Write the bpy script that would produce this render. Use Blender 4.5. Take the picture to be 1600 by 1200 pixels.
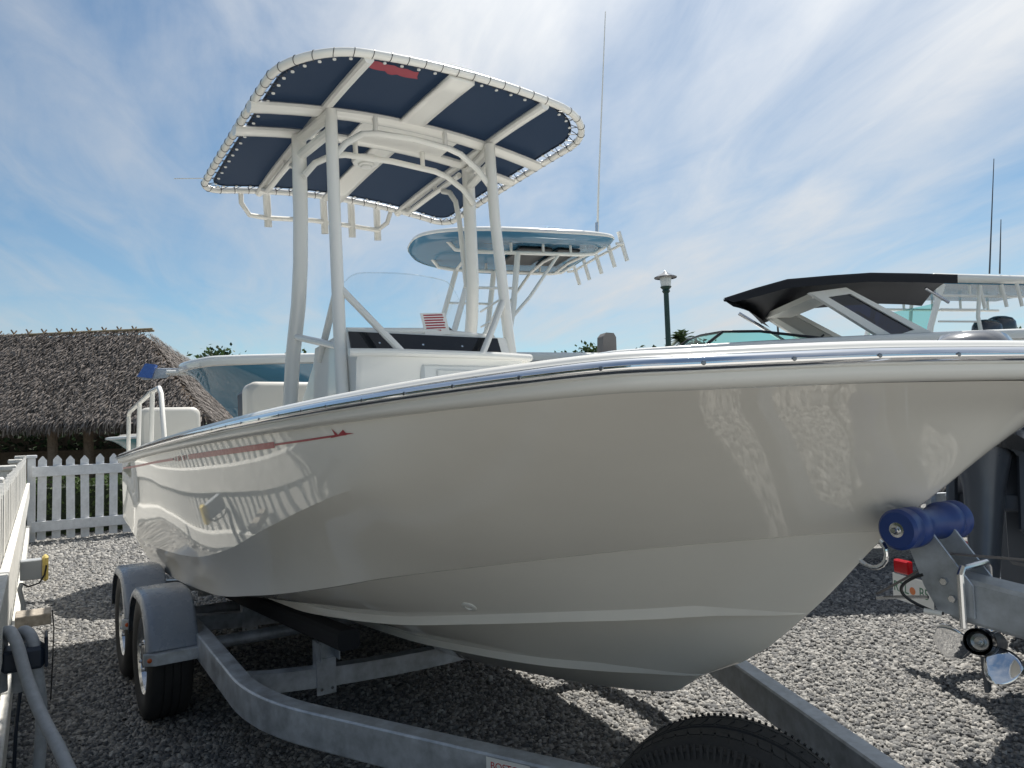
import bpy, math, random
import numpy as np
from mathutils import Vector, Matrix
R = math.radians
rng = random.Random(7)
np.random.seed(7)
for o in list(bpy.data.objects): bpy.data.objects.remove(o)
scene = bpy.context.scene
col = scene.collection

# ------------------------------------------------------------------ camera
CAM_H, FPX, PITCH, ROLL = 1.426, 1159.676, R(3.334), R(1.826)
cam_d = bpy.data.cameras.new('camera'); cam = bpy.data.objects.new('camera', cam_d); col.objects.link(cam)
_rt = Vector((1, 0, 0)); _up = Vector((0, -math.sin(PITCH), math.cos(PITCH))); _fw = Vector((0, math.cos(PITCH), math.sin(PITCH)))
c_, s_ = math.cos(ROLL), math.sin(ROLL)
rt = _rt * c_ - _up * s_; up = _rt * s_ + _up * c_
M = Matrix.Identity(4)
for i in range(3): M[i][0] = rt[i]; M[i][1] = up[i]; M[i][2] = -_fw[i]
M.translation = (0, 0, CAM_H)
cam.matrix_world = M
cam_d.sensor_width = 36; cam_d.lens = FPX / 1600 * 36; cam_d.clip_start = .02; cam_d.clip_end = 3000
scene.camera = cam

def at(px, py, Y):                     # world point at depth Y seen at a pixel of the photograph
    a = (px - 800) / FPX; b = -(py - 600) / FPX
    d = rt * a + up * b + _fw
    return Vector((0, 0, CAM_H)) + d * (Y / d.y)

# ------------------------------------------------------------------ sky, sun, exposure
SUN_EL, SUN_AZ = 56.0, 20.0            # azimuth measured from +Y towards +X
w = bpy.data.worlds.new('World'); scene.world = w; w.use_nodes = True
nt = w.node_tree; N = nt.nodes; L = nt.links; N.clear()
def nd(t, **k):
    n = N.new(t)
    for a, b in k.items(): setattr(n, a, b)
    return n
out = nd('ShaderNodeOutputWorld'); bg = nd('ShaderNodeBackground')
sky = nd('ShaderNodeTexSky', sky_type='NISHITA', sun_disc=False)
sky.sun_elevation = R(SUN_EL); sky.sun_rotation = R(SUN_AZ)
sky.altitude = 0; sky.air_density = 1.0; sky.dust_density = .15; sky.ozone_density = 1.3
tc = nd('ShaderNodeTexCoord'); sep = nd('ShaderNodeSeparateXYZ'); L.new(tc.outputs['Generated'], sep.inputs[0])
def mth(op, a, b=None, c=None, clamp=False):
    n = nd('ShaderNodeMath', operation=op); n.use_clamp = clamp
    for i, v in enumerate((a, b, c)):
        if v is None: continue
        if isinstance(v, (int, float)): n.inputs[i].default_value = v
        else: L.new(v, n.inputs[i])
    return n.outputs[0]
zz = mth('MAXIMUM', sep.outputs[2], 0.0); zz = mth('ADD', zz, .10)
cx = mth('DIVIDE', sep.outputs[0], zz); cy = mth('DIVIDE', sep.outputs[1], zz)
cmb = nd('ShaderNodeCombineXYZ'); L.new(cx, cmb.inputs[0]); L.new(cy, cmb.inputs[1])
mr_ = nd('ShaderNodeMapping'); mr_.inputs['Rotation'].default_value = (0, 0, R(-14)); L.new(cmb.outputs[0], mr_.inputs[0])
mp = nd('ShaderNodeMapping'); mp.inputs['Scale'].default_value = (1.25, .42, 1); mp.inputs['Location'].default_value = (2.2, 9.3, 0)
L.new(mr_.outputs[0], mp.inputs[0])
def noise(vec, scale, detail, rough, dist=0):
    n = nd('ShaderNodeTexNoise'); n.inputs['Scale'].default_value = scale; n.inputs['Detail'].default_value = detail
    n.inputs['Roughness'].default_value = rough; n.inputs['Distortion'].default_value = dist
    L.new(vec, n.inputs['Vector']); return n.outputs['Fac']
n1 = noise(mp.outputs[0], 1.0, 9, .56, .5)
n2 = noise(mp.outputs[0], .42, 3, .5, .2)
n3 = noise(mp.outputs[0], 3.0, 10, .6, 1.0)
v = mth('MULTIPLY_ADD', n2, 1.1, mth('MULTIPLY_ADD', n3, .35, mth('MULTIPLY', n1, .9)))
# thin cirrus lights up towards the sun
dt = nd('ShaderNodeVectorMath', operation='DOT_PRODUCT'); L.new(tc.outputs['Generated'], dt.inputs[0])
dt.inputs[1].default_value = (math.sin(R(SUN_AZ)) * math.cos(R(SUN_EL)), math.cos(R(SUN_AZ)) * math.cos(R(SUN_EL)), math.sin(R(SUN_EL)))
glow = mth('POWER', mth('MAXIMUM', dt.outputs['Value'], 0.0), 5.0)
v = mth('MULTIPLY_ADD', glow, .30, v)
v = mth('SUBTRACT', v, 1.04); cover = mth('MULTIPLY', v, 2.3, clamp=True)
cover = mth('SMOOTH_MAX', cover, 0.0, .12)
cover = mth('MULTIPLY_ADD', cover, .88, .05, clamp=True)
scl = nd('ShaderNodeMix', data_type='RGBA', blend_type='MULTIPLY'); scl.inputs[0].default_value = 1
L.new(sky.outputs[0], scl.inputs[6]); scl.inputs[7].default_value = (.70, .87, .90, 1)
mx = nd('ShaderNodeMix', data_type='RGBA'); L.new(cover, mx.inputs[0]); L.new(scl.outputs[2], mx.inputs[6])
cl = nd('ShaderNodeMix', data_type='RGBA', blend_type='MULTIPLY'); cl.inputs[0].default_value = 1; cl.inputs[6].default_value = (6.3, 6.45, 6.6, 1)
gb_ = nd('ShaderNodeCombineXYZ'); gv = mth('MULTIPLY_ADD', glow, 1.0, .86)
for k_ in range(3): L.new(gv, gb_.inputs[k_])
L.new(gb_.outputs[0], cl.inputs[7]); L.new(cl.outputs[2], mx.inputs[7])
L.new(mx.outputs[2], bg.inputs[0]); bg.inputs[1].default_value = .08
L.new(bg.outputs[0], out.inputs[0])

sun_d = bpy.data.lights.new('sun', 'SUN'); sun_d.energy = 5.0; sun_d.angle = R(.8); sun_d.color = (1, .95, .87)
sun = bpy.data.objects.new('sun', sun_d); col.objects.link(sun)
sdir = Vector((math.sin(R(SUN_AZ)) * math.cos(R(SUN_EL)), math.cos(R(SUN_AZ)) * math.cos(R(SUN_EL)), math.sin(R(SUN_EL))))
sun.rotation_euler = sdir.to_track_quat('Z', 'Y').to_euler(); sun.location = sdir * 40
vs = scene.view_settings; vs.view_transform = 'Standard'; vs.look = 'None'; vs.gamma = 1; vs.use_curve_mapping = False
vs.exposure = 0.46

# ------------------------------------------------------------------ materials
MATS = {}
def mat(name, color, rough=.5, metal=0, var=0, vscale=20, bump=0, bscale=60, coat=0, dark=None, trans=0, rvar=0, ior=1.5):
    if name in MATS: return MATS[name]
    m = bpy.data.materials.new(name); m.use_nodes = True
    t = m.node_tree; b = t.nodes['Principled BSDF']
    b.inputs['Base Color'].default_value = (*color, 1); b.inputs['Roughness'].default_value = rough
    b.inputs['Metallic'].default_value = metal; b.inputs['Coat Weight'].default_value = coat
    b.inputs['Coat Roughness'].default_value = .03; b.inputs['IOR'].default_value = ior
    b.inputs['Transmission Weight'].default_value = trans
    if var or bump or rvar:
        tcn = t.nodes.new('ShaderNodeTexCoord')
        n = t.nodes.new('ShaderNodeTexNoise'); n.inputs['Scale'].default_value = vscale; n.inputs['Detail'].default_value = 7
        n.inputs['Roughness'].default_value = .62
        t.links.new(tcn.outputs['Object'], n.inputs['Vector'])
        if var:
            r = t.nodes.new('ShaderNodeValToRGB')
            d = dark or tuple(c * (1 - var) for c in color)
            r.color_ramp.elements[0].position = .32; r.color_ramp.elements[1].position = .68
            r.color_ramp.elements[0].color = (*d, 1); r.color_ramp.elements[1].color = (*[min(1, c * (1 + var * .35)) for c in color], 1)
            t.links.new(n.outputs['Fac'], r.inputs[0]); t.links.new(r.outputs[0], b.inputs['Base Color'])
        if rvar:
            mr = t.nodes.new('ShaderNodeMapRange'); mr.inputs[3].default_value = max(.02, rough - rvar); mr.inputs[4].default_value = rough + rvar
            mr.inputs[1].default_value = .3; mr.inputs[2].default_value = .7
            t.links.new(n.outputs['Fac'], mr.inputs[0]); t.links.new(mr.outputs[0], b.inputs['Roughness'])
        if bump:
            n2_ = t.nodes.new('ShaderNodeTexNoise'); n2_.inputs['Scale'].default_value = bscale; n2_.inputs['Detail'].default_value = 5
            t.links.new(tcn.outputs['Object'], n2_.inputs['Vector'])
            bp = t.nodes.new('ShaderNodeBump'); bp.inputs['Strength'].default_value = bump; bp.inputs['Distance'].default_value = .01
            t.links.new(n2_.outputs['Fac'], bp.inputs['Height']); t.links.new(bp.outputs[0], b.inputs['Normal'])
    MATS[name] = m; return m

def glass_mat(name, tint, alpha, rough=.02):
    m = bpy.data.materials.new(name); m.use_nodes = True; t = m.node_tree; t.nodes.clear()
    o = t.nodes.new('ShaderNodeOutputMaterial'); mxs = t.nodes.new('ShaderNodeMixShader')
    tr = t.nodes.new('ShaderNodeBsdfTransparent'); tr.inputs[0].default_value = (*tint, 1)
    gl = t.nodes.new('ShaderNodeBsdfGlossy'); gl.inputs['Roughness'].default_value = rough
    fr = t.nodes.new('ShaderNodeFresnel'); fr.inputs[0].default_value = 1.45
    ad = t.nodes.new('ShaderNodeMath'); ad.operation = 'ADD'; ad.inputs[1].default_value = alpha
    ad.operation = 'MULTIPLY_ADD'; ad.inputs[1].default_value = .45; ad.inputs[2].default_value = alpha
    t.links.new(fr.outputs[0], ad.inputs[0]); t.links.new(ad.outputs[0], mxs.inputs[0])
    t.links.new(tr.outputs[0], mxs.inputs[1]); t.links.new(gl.outputs[0], mxs.inputs[2]); t.links.new(mxs.outputs[0], o.inputs[0])
    MATS[name] = m; return m

def leafy(name, color, trans=.35, var=.5, spread=True, rough=.6):
    # a leaf, canvas or thatch material: diffuse + translucent, tone varies from piece to piece
    m = bpy.data.materials.new(name); m.use_nodes = True; t = m.node_tree; t.nodes.clear()
    o = t.nodes.new('ShaderNodeOutputMaterial'); df = t.nodes.new('ShaderNodeBsdfPrincipled'); tl = t.nodes.new('ShaderNodeBsdfTranslucent')
    df.inputs['Roughness'].default_value = rough; df.inputs['Specular IOR Level'].default_value = .25
    mxs = t.nodes.new('ShaderNodeMixShader'); mxs.inputs[0].default_value = trans
    if spread:
        g = t.nodes.new('ShaderNodeNewGeometry'); r = t.nodes.new('ShaderNodeValToRGB')
        r.color_ramp.elements[0].color = (*[c * (1 - var) for c in color], 1); r.color_ramp.elements[1].color = (*[min(1, c * (1 + var)) for c in color], 1)
        t.links.new(g.outputs['Random Per Island'], r.inputs[0])
        t.links.new(r.outputs[0], df.inputs['Base Color']); t.links.new(r.outputs[0], tl.inputs[0])
    else:
        df.inputs['Base Color'].default_value = (*color, 1); tl.inputs[0].default_value = (*color, 1)
    t.links.new(df.outputs[0], mxs.inputs[1]); t.links.new(tl.outputs[0], mxs.inputs[2]); t.links.new(mxs.outputs[0], o.inputs[0])
    MATS[name] = m; return m

mat('gelcoat', (.82, .80, .745), .022, var=.03, rvar=.01, vscale=3, ior=1.45)
mat('rail_vinyl', (.72, .715, .68), .22)
mat('gel_white', (.78, .78, .75), .12, coat=.3)
mat('vinyl_white', (.74, .74, .71), .28)
mat('powder_white', (.80, .79, .75), .25, coat=.2)
mat('cushion', (.56, .55, .51), .45, bump=.05, bscale=200)
mat('chrome', (.82, .83, .85), .06, 1)
mat('screw_steel', (.25, .26, .28), .3, 1)
mat('ribbon_red', (.30, .05, .07), .6)
mat('steel', (.62, .63, .65), .2, 1)
mat('galv', (.48, .52, .57), .42, .4, var=.4, vscale=14, rvar=.12, bump=.04, bscale=40)
mat('fender_grey', (.21, .24, .29), .28, .1, rvar=.06, vscale=8)
mat('rubber', (.022, .023, .025), .75, bump=.15, bscale=120)
mat('black', (.012, .012, .014), .35)
mat('carpet', (.02, .022, .028), .95, bump=.3, bscale=300)
mat('smoked', (.012, .014, .018), .05)
mat('roller_blue', (.018, .05, .21), .4, rvar=.06)
mat('red_vinyl', (.36, .014, .03), .3)
mat('red_paint', (.45, .02, .03), .3)
mat('red_lens', (.45, .01, .015), .12)
mat('amber', (.55, .10, .02), .2)
mat('paper', (.8, .79, .76), .7)
mat('plate_white', (.75, .76, .74), .35)
mat('plate_green', (.06, .2, .12), .4)
mat('plate_orange', (.7, .22, .08), .4)
mat('fence_paint', (.74, .755, .77), .5, var=.16, vscale=14, bump=.12, bscale=40)
mat('fence_paint_worn', (.70, .69, .65), .6, var=.22, vscale=18, bump=.3, bscale=50)
mat('wood_grey', (.36, .32, .27), .8, var=.35, vscale=30, bump=.3, bscale=60)
mat('wood_post', (.19, .14, .10), .85, var=.35, vscale=12)
mat('bamboo', (.32, .25, .15), .6, var=.3, vscale=20)
mat('bark', (.14, .11, .085), .9, var=.4, vscale=10)
mat('box_grey', (.32, .34, .36), .5)
mat('yellow', (.62, .48, .14), .5, var=.15)
mat('cable_grey', (.40, .42, .45), .55, var=.15, vscale=40)
mat('hook_navy', (.015, .025, .045), .5)
mat('blue_hull', (.09, .24, .36), .06, coat=.5)
mat('blue_top', (.07, .20, .32), .15)
mat('navy_hull', (.02, .06, .16), .07, coat=.5)
mat('motor_grey', (.09, .105, .13), .35, .3, rvar=.08)
mat('motor_dark', (.03, .033, .038), .15, coat=.5)
mat('motor_silver', (.16, .165, .175), .12, .6, coat=.5)
mat('lamp_green', (.015, .05, .04), .4)
mat('lamp_glass', (.75, .76, .74), .3)
mat('seat_shell', (.45, .45, .44), .4)
mat('seat_grey', (.16, .15, .15), .6)
mat('blue_plastic', (.05, .14, .45), .4)
mat('teal_hull', (.1, .3, .33), .2)
mat('orange_mark', (.65, .15, .04), .4)
glass_mat('clear_acrylic', (.97, .98, .98), .015)
glass_mat('green_glass', (.45, .78, .72), .05)
glass_mat('blue_glass', (.06, .10, .19), .06)
leafy('canvas_navy', (.018, .031, .056), .28, spread=False)
leafy('canvas_black', (.017, .019, .026), .12, spread=False)
leafy('thatch', (.155, .135, .122), .1, .85)
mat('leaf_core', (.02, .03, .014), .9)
leafy('hedge_leaf', (.065, .10, .035), .3, .6)
leafy('dark_leaf', (.035, .06, .03), .25, .5)
leafy('tree_leaf', (.05, .085, .03), .3, .5)
leafy('palm_leaf', (.06, .095, .04), .3, .4)

# ------------------------------------------------------------------ mesh builder
class MB:
    def __init__(s): s.v = []; s.f = []; s.sharp = []
    def add(s, vs, fs):
        k = len(s.v); s.v += [tuple(p) for p in vs]; s.f += [tuple(i + k for i in f) for f in fs]; return k
    def box(s, lo, hi, bev=0.0):
        (x0, y0, z0), (x1, y1, z1) = lo, hi
        if bev <= 0:
            s.add([(x0,y0,z0),(x1,y0,z0),(x1,y1,z0),(x0,y1,z0),(x0,y0,z1),(x1,y0,z1),(x1,y1,z1),(x0,y1,z1)],
                  [(0,3,2,1),(4,5,6,7),(0,1,5,4),(1,2,6,5),(2,3,7,6),(3,0,4,7)]); return s
        b = bev; V = []; F = []
        cs = [(sx, sy, sz) for sx in (0, 1) for sy in (0, 1) for sz in (0, 1)]
        X = (x0, x1); Y = (y0, y1); Z = (z0, z1); idx = {}
        for c in cs:
            p = (X[c[0]], Y[c[1]], Z[c[2]]); sg = [1 if q == 0 else -1 for q in c]
            for a in range(3):           # vertex that lies on face of axis a
                q = [p[i] + (0 if i == a else sg[i] * b) for i in range(3)]
                idx[(c, a)] = len(V); V.append(q)
        def quad(keys):
            F.append(tuple(idx[k] for k in keys))
        for a in range(3):
            o1, o2 = [i for i in range(3) if i != a]
            for e in (0, 1):
                def cc(p, q):
                    c = [0, 0, 0]; c[a] = e; c[o1] = p; c[o2] = q; return tuple(c)
                quad([(cc(0,0), a), (cc(1,0), a), (cc(1,1), a), (cc(0,1), a)])
            for p in (0, 1):
                for q in (0, 1):
                    c0 = [0,0,0]; c1 = [0,0,0]; c0[o1] = c1[o1] = p; c0[o2] = c1[o2] = q; c0[a] = 0; c1[a] = 1
                    c0, c1 = tuple(c0), tuple(c1)
                    quad([(c0, o1), (c1, o1), (c1, o2), (c0, o2)])
        for c in cs: F.append((idx[(c,0)], idx[(c,1)], idx[(c,2)]))
        s.add(V, F); return s
    def tube(s, pts, r, n=10, closed=False, cap=True, sy=1.0):
        P = [Vector(p) for p in pts]; m = len(P)
        rs = r if isinstance(r, (list, tuple)) else [r] * m
        T = []
        for i in range(m):
            a = P[i - 1] if (i > 0 or closed) else P[i]; b = P[(i + 1) % m] if (i < m - 1 or closed) else P[i]
            T.append((b - a).normalized())
        ref = Vector((0, 0, 1)) if abs(T[0].z) < .9 else Vector((1, 0, 0))
        nrm = (ref - T[0] * ref.dot(T[0])).normalized(); V = []
        for i in range(m):
            nrm = (nrm - T[i] * nrm.dot(T[i])).normalized(); bi = T[i].cross(nrm)
            for k in range(n):
                an = 2 * math.pi * k / n
                V.append(P[i] + nrm * (math.cos(an) * rs[i] * sy) + bi * (math.sin(an) * rs[i]))
        F = []
        for i in range(m if closed else m - 1):
            j = (i + 1) % m
            for k in range(n):
                k2 = (k + 1) % n; F.append((i*n+k, i*n+k2, j*n+k2, j*n+k))
        if cap and not closed:
            F.append(tuple(range(n))[::-1]); F.append(tuple((m-1)*n + k for k in range(n)))
        s.add(V, F); return s
    def lathe(s, prof, center=(0,0,0), axis='Y', n=32, closed=False):
        # prof: list of (radius, along)
        c = Vector(center); V = []; F = []
        A = {'X': (Vector((0,1,0)), Vector((0,0,1)), Vector((1,0,0))), 'Y': (Vector((1,0,0)), Vector((0,0,1)), Vector((0,1,0))), 'Z': (Vector((1,0,0)), Vector((0,1,0)), Vector((0,0,1)))}[axis]
        for (r, a) in prof:
            for k in range(n):
                an = 2 * math.pi * k / n
                V.append(c + A[0] * (r * math.cos(an)) + A[1] * (r * math.sin(an)) + A[2] * a)
        m = len(prof)
        for i in range(m if closed else m - 1):
            j = (i + 1) % m
            for k in range(n):
                k2 = (k + 1) % n; F.append((i*n+k, i*n+k2, j*n+k2, j*n+k))
        s.add(V, F); return s
    def prism(s, poly, lo, hi, axis='y'):
        # poly of 2-D points extruded along an axis
        n = len(poly)
        def mk(p, d): return {'x': (d, p[0], p[1]), 'y': (p[0], d, p[1]), 'z': (p[0], p[1], d)}[axis]
        V = [mk(p, lo) for p in poly] + [mk(p, hi) for p in poly]
        F = [tuple(range(n)), tuple(range(n, 2*n))[::-1]] + [(i, (i+1) % n, (i+1) % n + n, i + n) for i in range(n)]
        s.add(V, F); return s
    def grid(s, G, flip=False, closed_j=False):
        ni, nj = len(G), len(G[0]); V = [p for row in G for p in row]; F = []
        for i in range(ni - 1):
            for j in range(nj if closed_j else nj - 1):
                j2 = (j + 1) % nj; q = (i*nj+j, i*nj+j2, (i+1)*nj+j2, (i+1)*nj+j); F.append(q[::-1] if flip else q)
        return s.add(V, F)
    def mesh(s, name, smooth=True, angle=35):
        me = bpy.data.meshes.new(name); me.from_pydata(s.v, [], s.f); me.update()
        import bmesh
        bm = bmesh.new(); bm.from_mesh(me); bmesh.ops.recalc_face_normals(bm, faces=bm.faces)
        if smooth:
            ca = math.radians(angle)
            for f in bm.faces: f.smooth = True
            for e in bm.edges:
                if len(e.link_faces) == 2 and e.calc_face_angle(0) > ca: e.smooth = False
        bm.to_mesh(me); bm.free()
        return me
    def build(s, name, m, parent=None, smooth=True, angle=35):
        me = s.mesh(name, smooth, angle)
        return link(name, me, m, parent)
def link(name, me, m, parent=None):
    o = bpy.data.objects.new(name, me); col.objects.link(o)
    if m and not me.materials: me.materials.append(MATS[m])
    if parent: o.parent = parent
    return o
def empty(name, loc=(0,0,0), rz=0, mtx=None):
    o = bpy.data.objects.new(name, None); col.objects.link(o); o.empty_display_size = .1
    if mtx is not None: o.matrix_world = mtx
    else: o.location = loc; o.rotation_euler = (0, 0, rz)
    return o
def tag(o, label, cat, group=None):
    o['label'] = label; o['category'] = cat
    if group: o['group'] = group
    return o
def struct(o): o['kind'] = 'structure'; return o
def stuff(o): o['kind'] = 'stuff'; return o
def copies(me_obj, mats):
    r = []
    for mt in mats:
        c = me_obj.copy(); col.objects.link(c); c.matrix_local = mt; r.append(c)
    return r
def text(name, body, size, m, parent, mtx, extrude=.0008, sx=1.0):
    cu = bpy.data.curves.new(name, 'FONT'); cu.body = body; cu.size = size; cu.extrude = extrude; cu.align_x = 'CENTER'; cu.align_y = 'CENTER'
    o = bpy.data.objects.new(name, cu); 
    dg = bpy.context.evaluated_depsgraph_get(); col.objects.link(o)
    bpy.context.view_layer.update()
    me = bpy.data.meshes.new_from_object(o.evaluated_get(bpy.context.evaluated_depsgraph_get()))
    bpy.data.objects.remove(o); me.materials.clear()
    t = link(name, me, m, parent); t.matrix_local = mtx @ Matrix.Diagonal((sx, 1, 1, 1)); return t
def frame_mtx(o, x, y):                # local x and y directions
    x = Vector(x).normalized(); y = Vector(y); z = x.cross(y).normalized(); y = z.cross(x)
    m = Matrix.Identity(4)
    for i in range(3): m[i][0] = x[i]; m[i][1] = y[i]; m[i][2] = z[i]
    m.translation = Vector(o); return m

def interp(cp, s):                      # monotone cubic through control points (x sorted), numpy
    x = np.array([c[0] for c in cp], float); y = np.array([c[1] for c in cp], float)
    h = np.diff(x); d = np.diff(y) / h; m = np.zeros_like(x); m[0] = d[0]; m[-1] = d[-1]
    for i in range(1, len(x) - 1):
        if d[i-1] * d[i] > 0:
            w1 = 2*h[i] + h[i-1]; w2 = h[i] + 2*h[i-1]; m[i] = (w1 + w2) / (w1 / d[i-1] + w2 / d[i])
    s = np.clip(s, x[0], x[-1]); k = np.clip(np.searchsorted(x, s) - 1, 0, len(x) - 2)
    t = (s - x[k]) / h[k]
    return (2*t**3 - 3*t**2 + 1) * y[k] + (t**3 - 2*t**2 + t) * h[k] * m[k] + (-2*t**3 + 3*t**2) * y[k+1] + (t**3 - t**2) * h[k] * m[k+1]
# ------------------------------------------------------------------ frames of the boat and of its trailer
YAW, TRIM = R(33.932), R(3.257)
BX, BY = -.640, 4.181
FWD = Vector((math.sin(YAW), -math.cos(YAW), 0)); PORT = Vector((-FWD.y, FWD.x, 0)); UPV = Vector((0, 0, 1))
def basis(o, x, y, z):
    m = Matrix.Identity(4)
    for i in range(3): m[i][0] = x[i]; m[i][1] = y[i]; m[i][2] = z[i]
    m.translation = o; return m
TRAILER_M = basis(Vector((BX, BY, 0)), FWD, PORT, UPV)
BOAT_M = basis(Vector((BX, BY, 0)) + FWD * math.sin(TRIM) + UPV * (1 - math.cos(TRIM)),
               FWD * math.cos(TRIM) + UPV * math.sin(TRIM), PORT, -FWD * math.sin(TRIM) + UPV * math.cos(TRIM))

# ------------------------------------------------------------------ ground
g = MB(); g.add([(-400,-200,0),(400,-200,0),(400,900,0),(-400,900,0)], [(0,1,2,3)])
m = bpy.data.materials.new('gravel_bed'); m.use_nodes = True; t = m.node_tree; b = t.nodes['Principled BSDF']; b.inputs['Roughness'].default_value = .9
tcn = t.nodes.new('ShaderNodeTexCoord'); vo = t.nodes.new('ShaderNodeTexVoronoi'); vo.inputs['Scale'].default_value = 55
t.links.new(tcn.outputs['Object'], vo.inputs['Vector'])
cr = t.nodes.new('ShaderNodeValToRGB'); e = cr.color_ramp.elements
e[0].position = 0; e[0].color = (.035, .036, .038, 1); e[1].position = 1; e[1].color = (.36, .355, .34, 1)
e2 = e.new(.45); e2.color = (.15, .15, .145, 1)
t.links.new(vo.outputs['Color'], cr.inputs[0]); t.links.new(cr.outputs[0], b.inputs['Base Color'])
bp = t.nodes.new('ShaderNodeBump'); bp.inputs['Strength'].default_value = .8; bp.inputs['Distance'].default_value = .012
iv = t.nodes.new('ShaderNodeMath'); iv.operation = 'SUBTRACT'; iv.inputs[0].default_value = 1
t.links.new(vo.outputs['Distance'], iv.inputs[1]); t.links.new(iv.outputs[0], bp.inputs['Height']); t.links.new(bp.outputs[0], b.inputs['Normal'])
MATS['gravel_bed'] = m
struct(g.build('ground', 'gravel_bed'))

# pale ground added behind the camera to bounce sunlight onto the hull
g = MB(); g.add([(-60,-30,.004),(60,-30,.004),(60,-.9,.004),(-60,-.9,.004)], [(0,1,2,3)]); mat('bounce_pale', (.55, .535, .50), .9, var=.2, vscale=6, bump=.3, bscale=40)
struct(g.build('bounce_ground', 'bounce_pale'))
# loose stones lying on the bed
def gravel():
    def inside(x, y):                     # only where the yard can be seen
        return (x > -.78 * y - .5) & (x < .78 * y + .4)
    pts = []
    for (y0, y1, n, smin, smax) in ((2.3, 4.2, 34000, .0055, .0135), (4.2, 6.2, 37000, .0065, .0145), (6.2, 9.0, 30000, .009, .018), (9.0, 12.6, 20000, .012, .022)):
        x = np.random.uniform(-10.5, 9, n * 4); y = np.random.uniform(y0, y1, n * 4)
        k = inside(x, y) & (x < 5.2) & ~((y > 7.5) & (x > -1.5)); x, y = x[k][:n], y[k][:n]
        s = smin + (smax - smin) * np.random.rand(len(x)) ** 1.8
        pts.append(np.stack([x, y, s], 1))
    # a thinner spread behind and beside the camera, seen in the reflections of the hull
    x = np.random.uniform(-1.3, 6, 16000); y = np.random.uniform(-.9, 2.3, 16000); s = np.random.uniform(.012, .026, 16000)
    pts.append(np.stack([x, y, s], 1))
    x = np.random.uniform(-4, 4, 900); y = np.random.uniform(2.6, 7, 900); s = np.random.uniform(.012, .018, 900); k = inside(x, y); pts.append(np.stack([x, y, s], 1)[k])
    P = np.concatenate(pts); n = len(P)
    base = np.array([(-1,-.8,-.6),(1,-1,-.6),(.9,1,-.6),(-1,.9,-.6),(-.6,-.5,.6),(.7,-.6,.7),(.5,.7,.55),(-.7,.5,.7)])
    fc = np.array([(0,1,5,4),(1,2,6,5),(2,3,7,6),(3,0,4,7),(4,5,6,7)])
    V = base[None] + np.random.uniform(-.28, .28, (n, 8, 3))
    V *= np.stack([np.random.uniform(.8, 1.5, n), np.random.uniform(.6, 1.0, n), np.random.uniform(.45, .9, n)], 1)[:, None]
    a = np.random.uniform(0, 2 * np.pi, n); b_ = np.random.uniform(-.45, .45, n)
    ca, sa, cb, sb = np.cos(a), np.sin(a), np.cos(b_), np.sin(b_)
    x, y, z = V[..., 0], V[..., 1], V[..., 2]
    x, z = x * cb[:, None] - z * sb[:, None], x * sb[:, None] + z * cb[:, None]
    X = x * ca[:, None] - y * sa[:, None]; Y = x * sa[:, None] + y * ca[:, None]
    S = P[:, 2][:, None]
    zoff = np.random.uniform(-.1, .6, n)[:, None]
    W = np.stack([X * S + P[:, 0][:, None], Y * S + P[:, 1][:, None], (z + zoff) * S + .004], -1).reshape(-1, 3)
    F = (fc[None] + (np.arange(n) * 8)[:, None, None]).reshape(-1, 4)
    me = bpy.data.meshes.new('gravel'); me.vertices.add(len(W)); me.vertices.foreach_set('co', W.ravel())
    me.loops.add(F.size); me.loops.foreach_set('vertex_index', F.ravel().astype(np.int32))
    me.polygons.add(len(F)); me.polygons.foreach_set('loop_start', np.arange(0, F.size, 4, dtype=np.int32))
    me.update(calc_edges=True)
    mm = bpy.data.materials.new('gravel_stone'); mm.use_nodes = True; t = mm.node_tree; b = t.nodes['Principled BSDF']; b.inputs['Roughness'].default_value = .8
    g_ = t.nodes.new('ShaderNodeNewGeometry'); r = t.nodes.new('ShaderNodeValToRGB'); e = r.color_ramp.elements
    e[0].color = (.08, .082, .085, 1); e[1].color = (.40, .39, .37, 1)
    for p_, c in ((.25, (.13, .132, .135)), (.5, (.195, .195, .19)), (.72, (.255, .245, .23)), (.92, (.31, .305, .29))): q = e.new(p_); q.color = (*c, 1)
    t.links.new(g_.outputs['Random Per Island'], r.inputs[0]); t.links.new(r.outputs[0], b.inputs['Base Color'])
    MATS['gravel_stone'] = mm
    o = link('gravel', me, 'gravel_stone'); stuff(o)
    tag(o, 'loose grey and white crushed stone covering the yard', 'gravel')
gravel()

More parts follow.
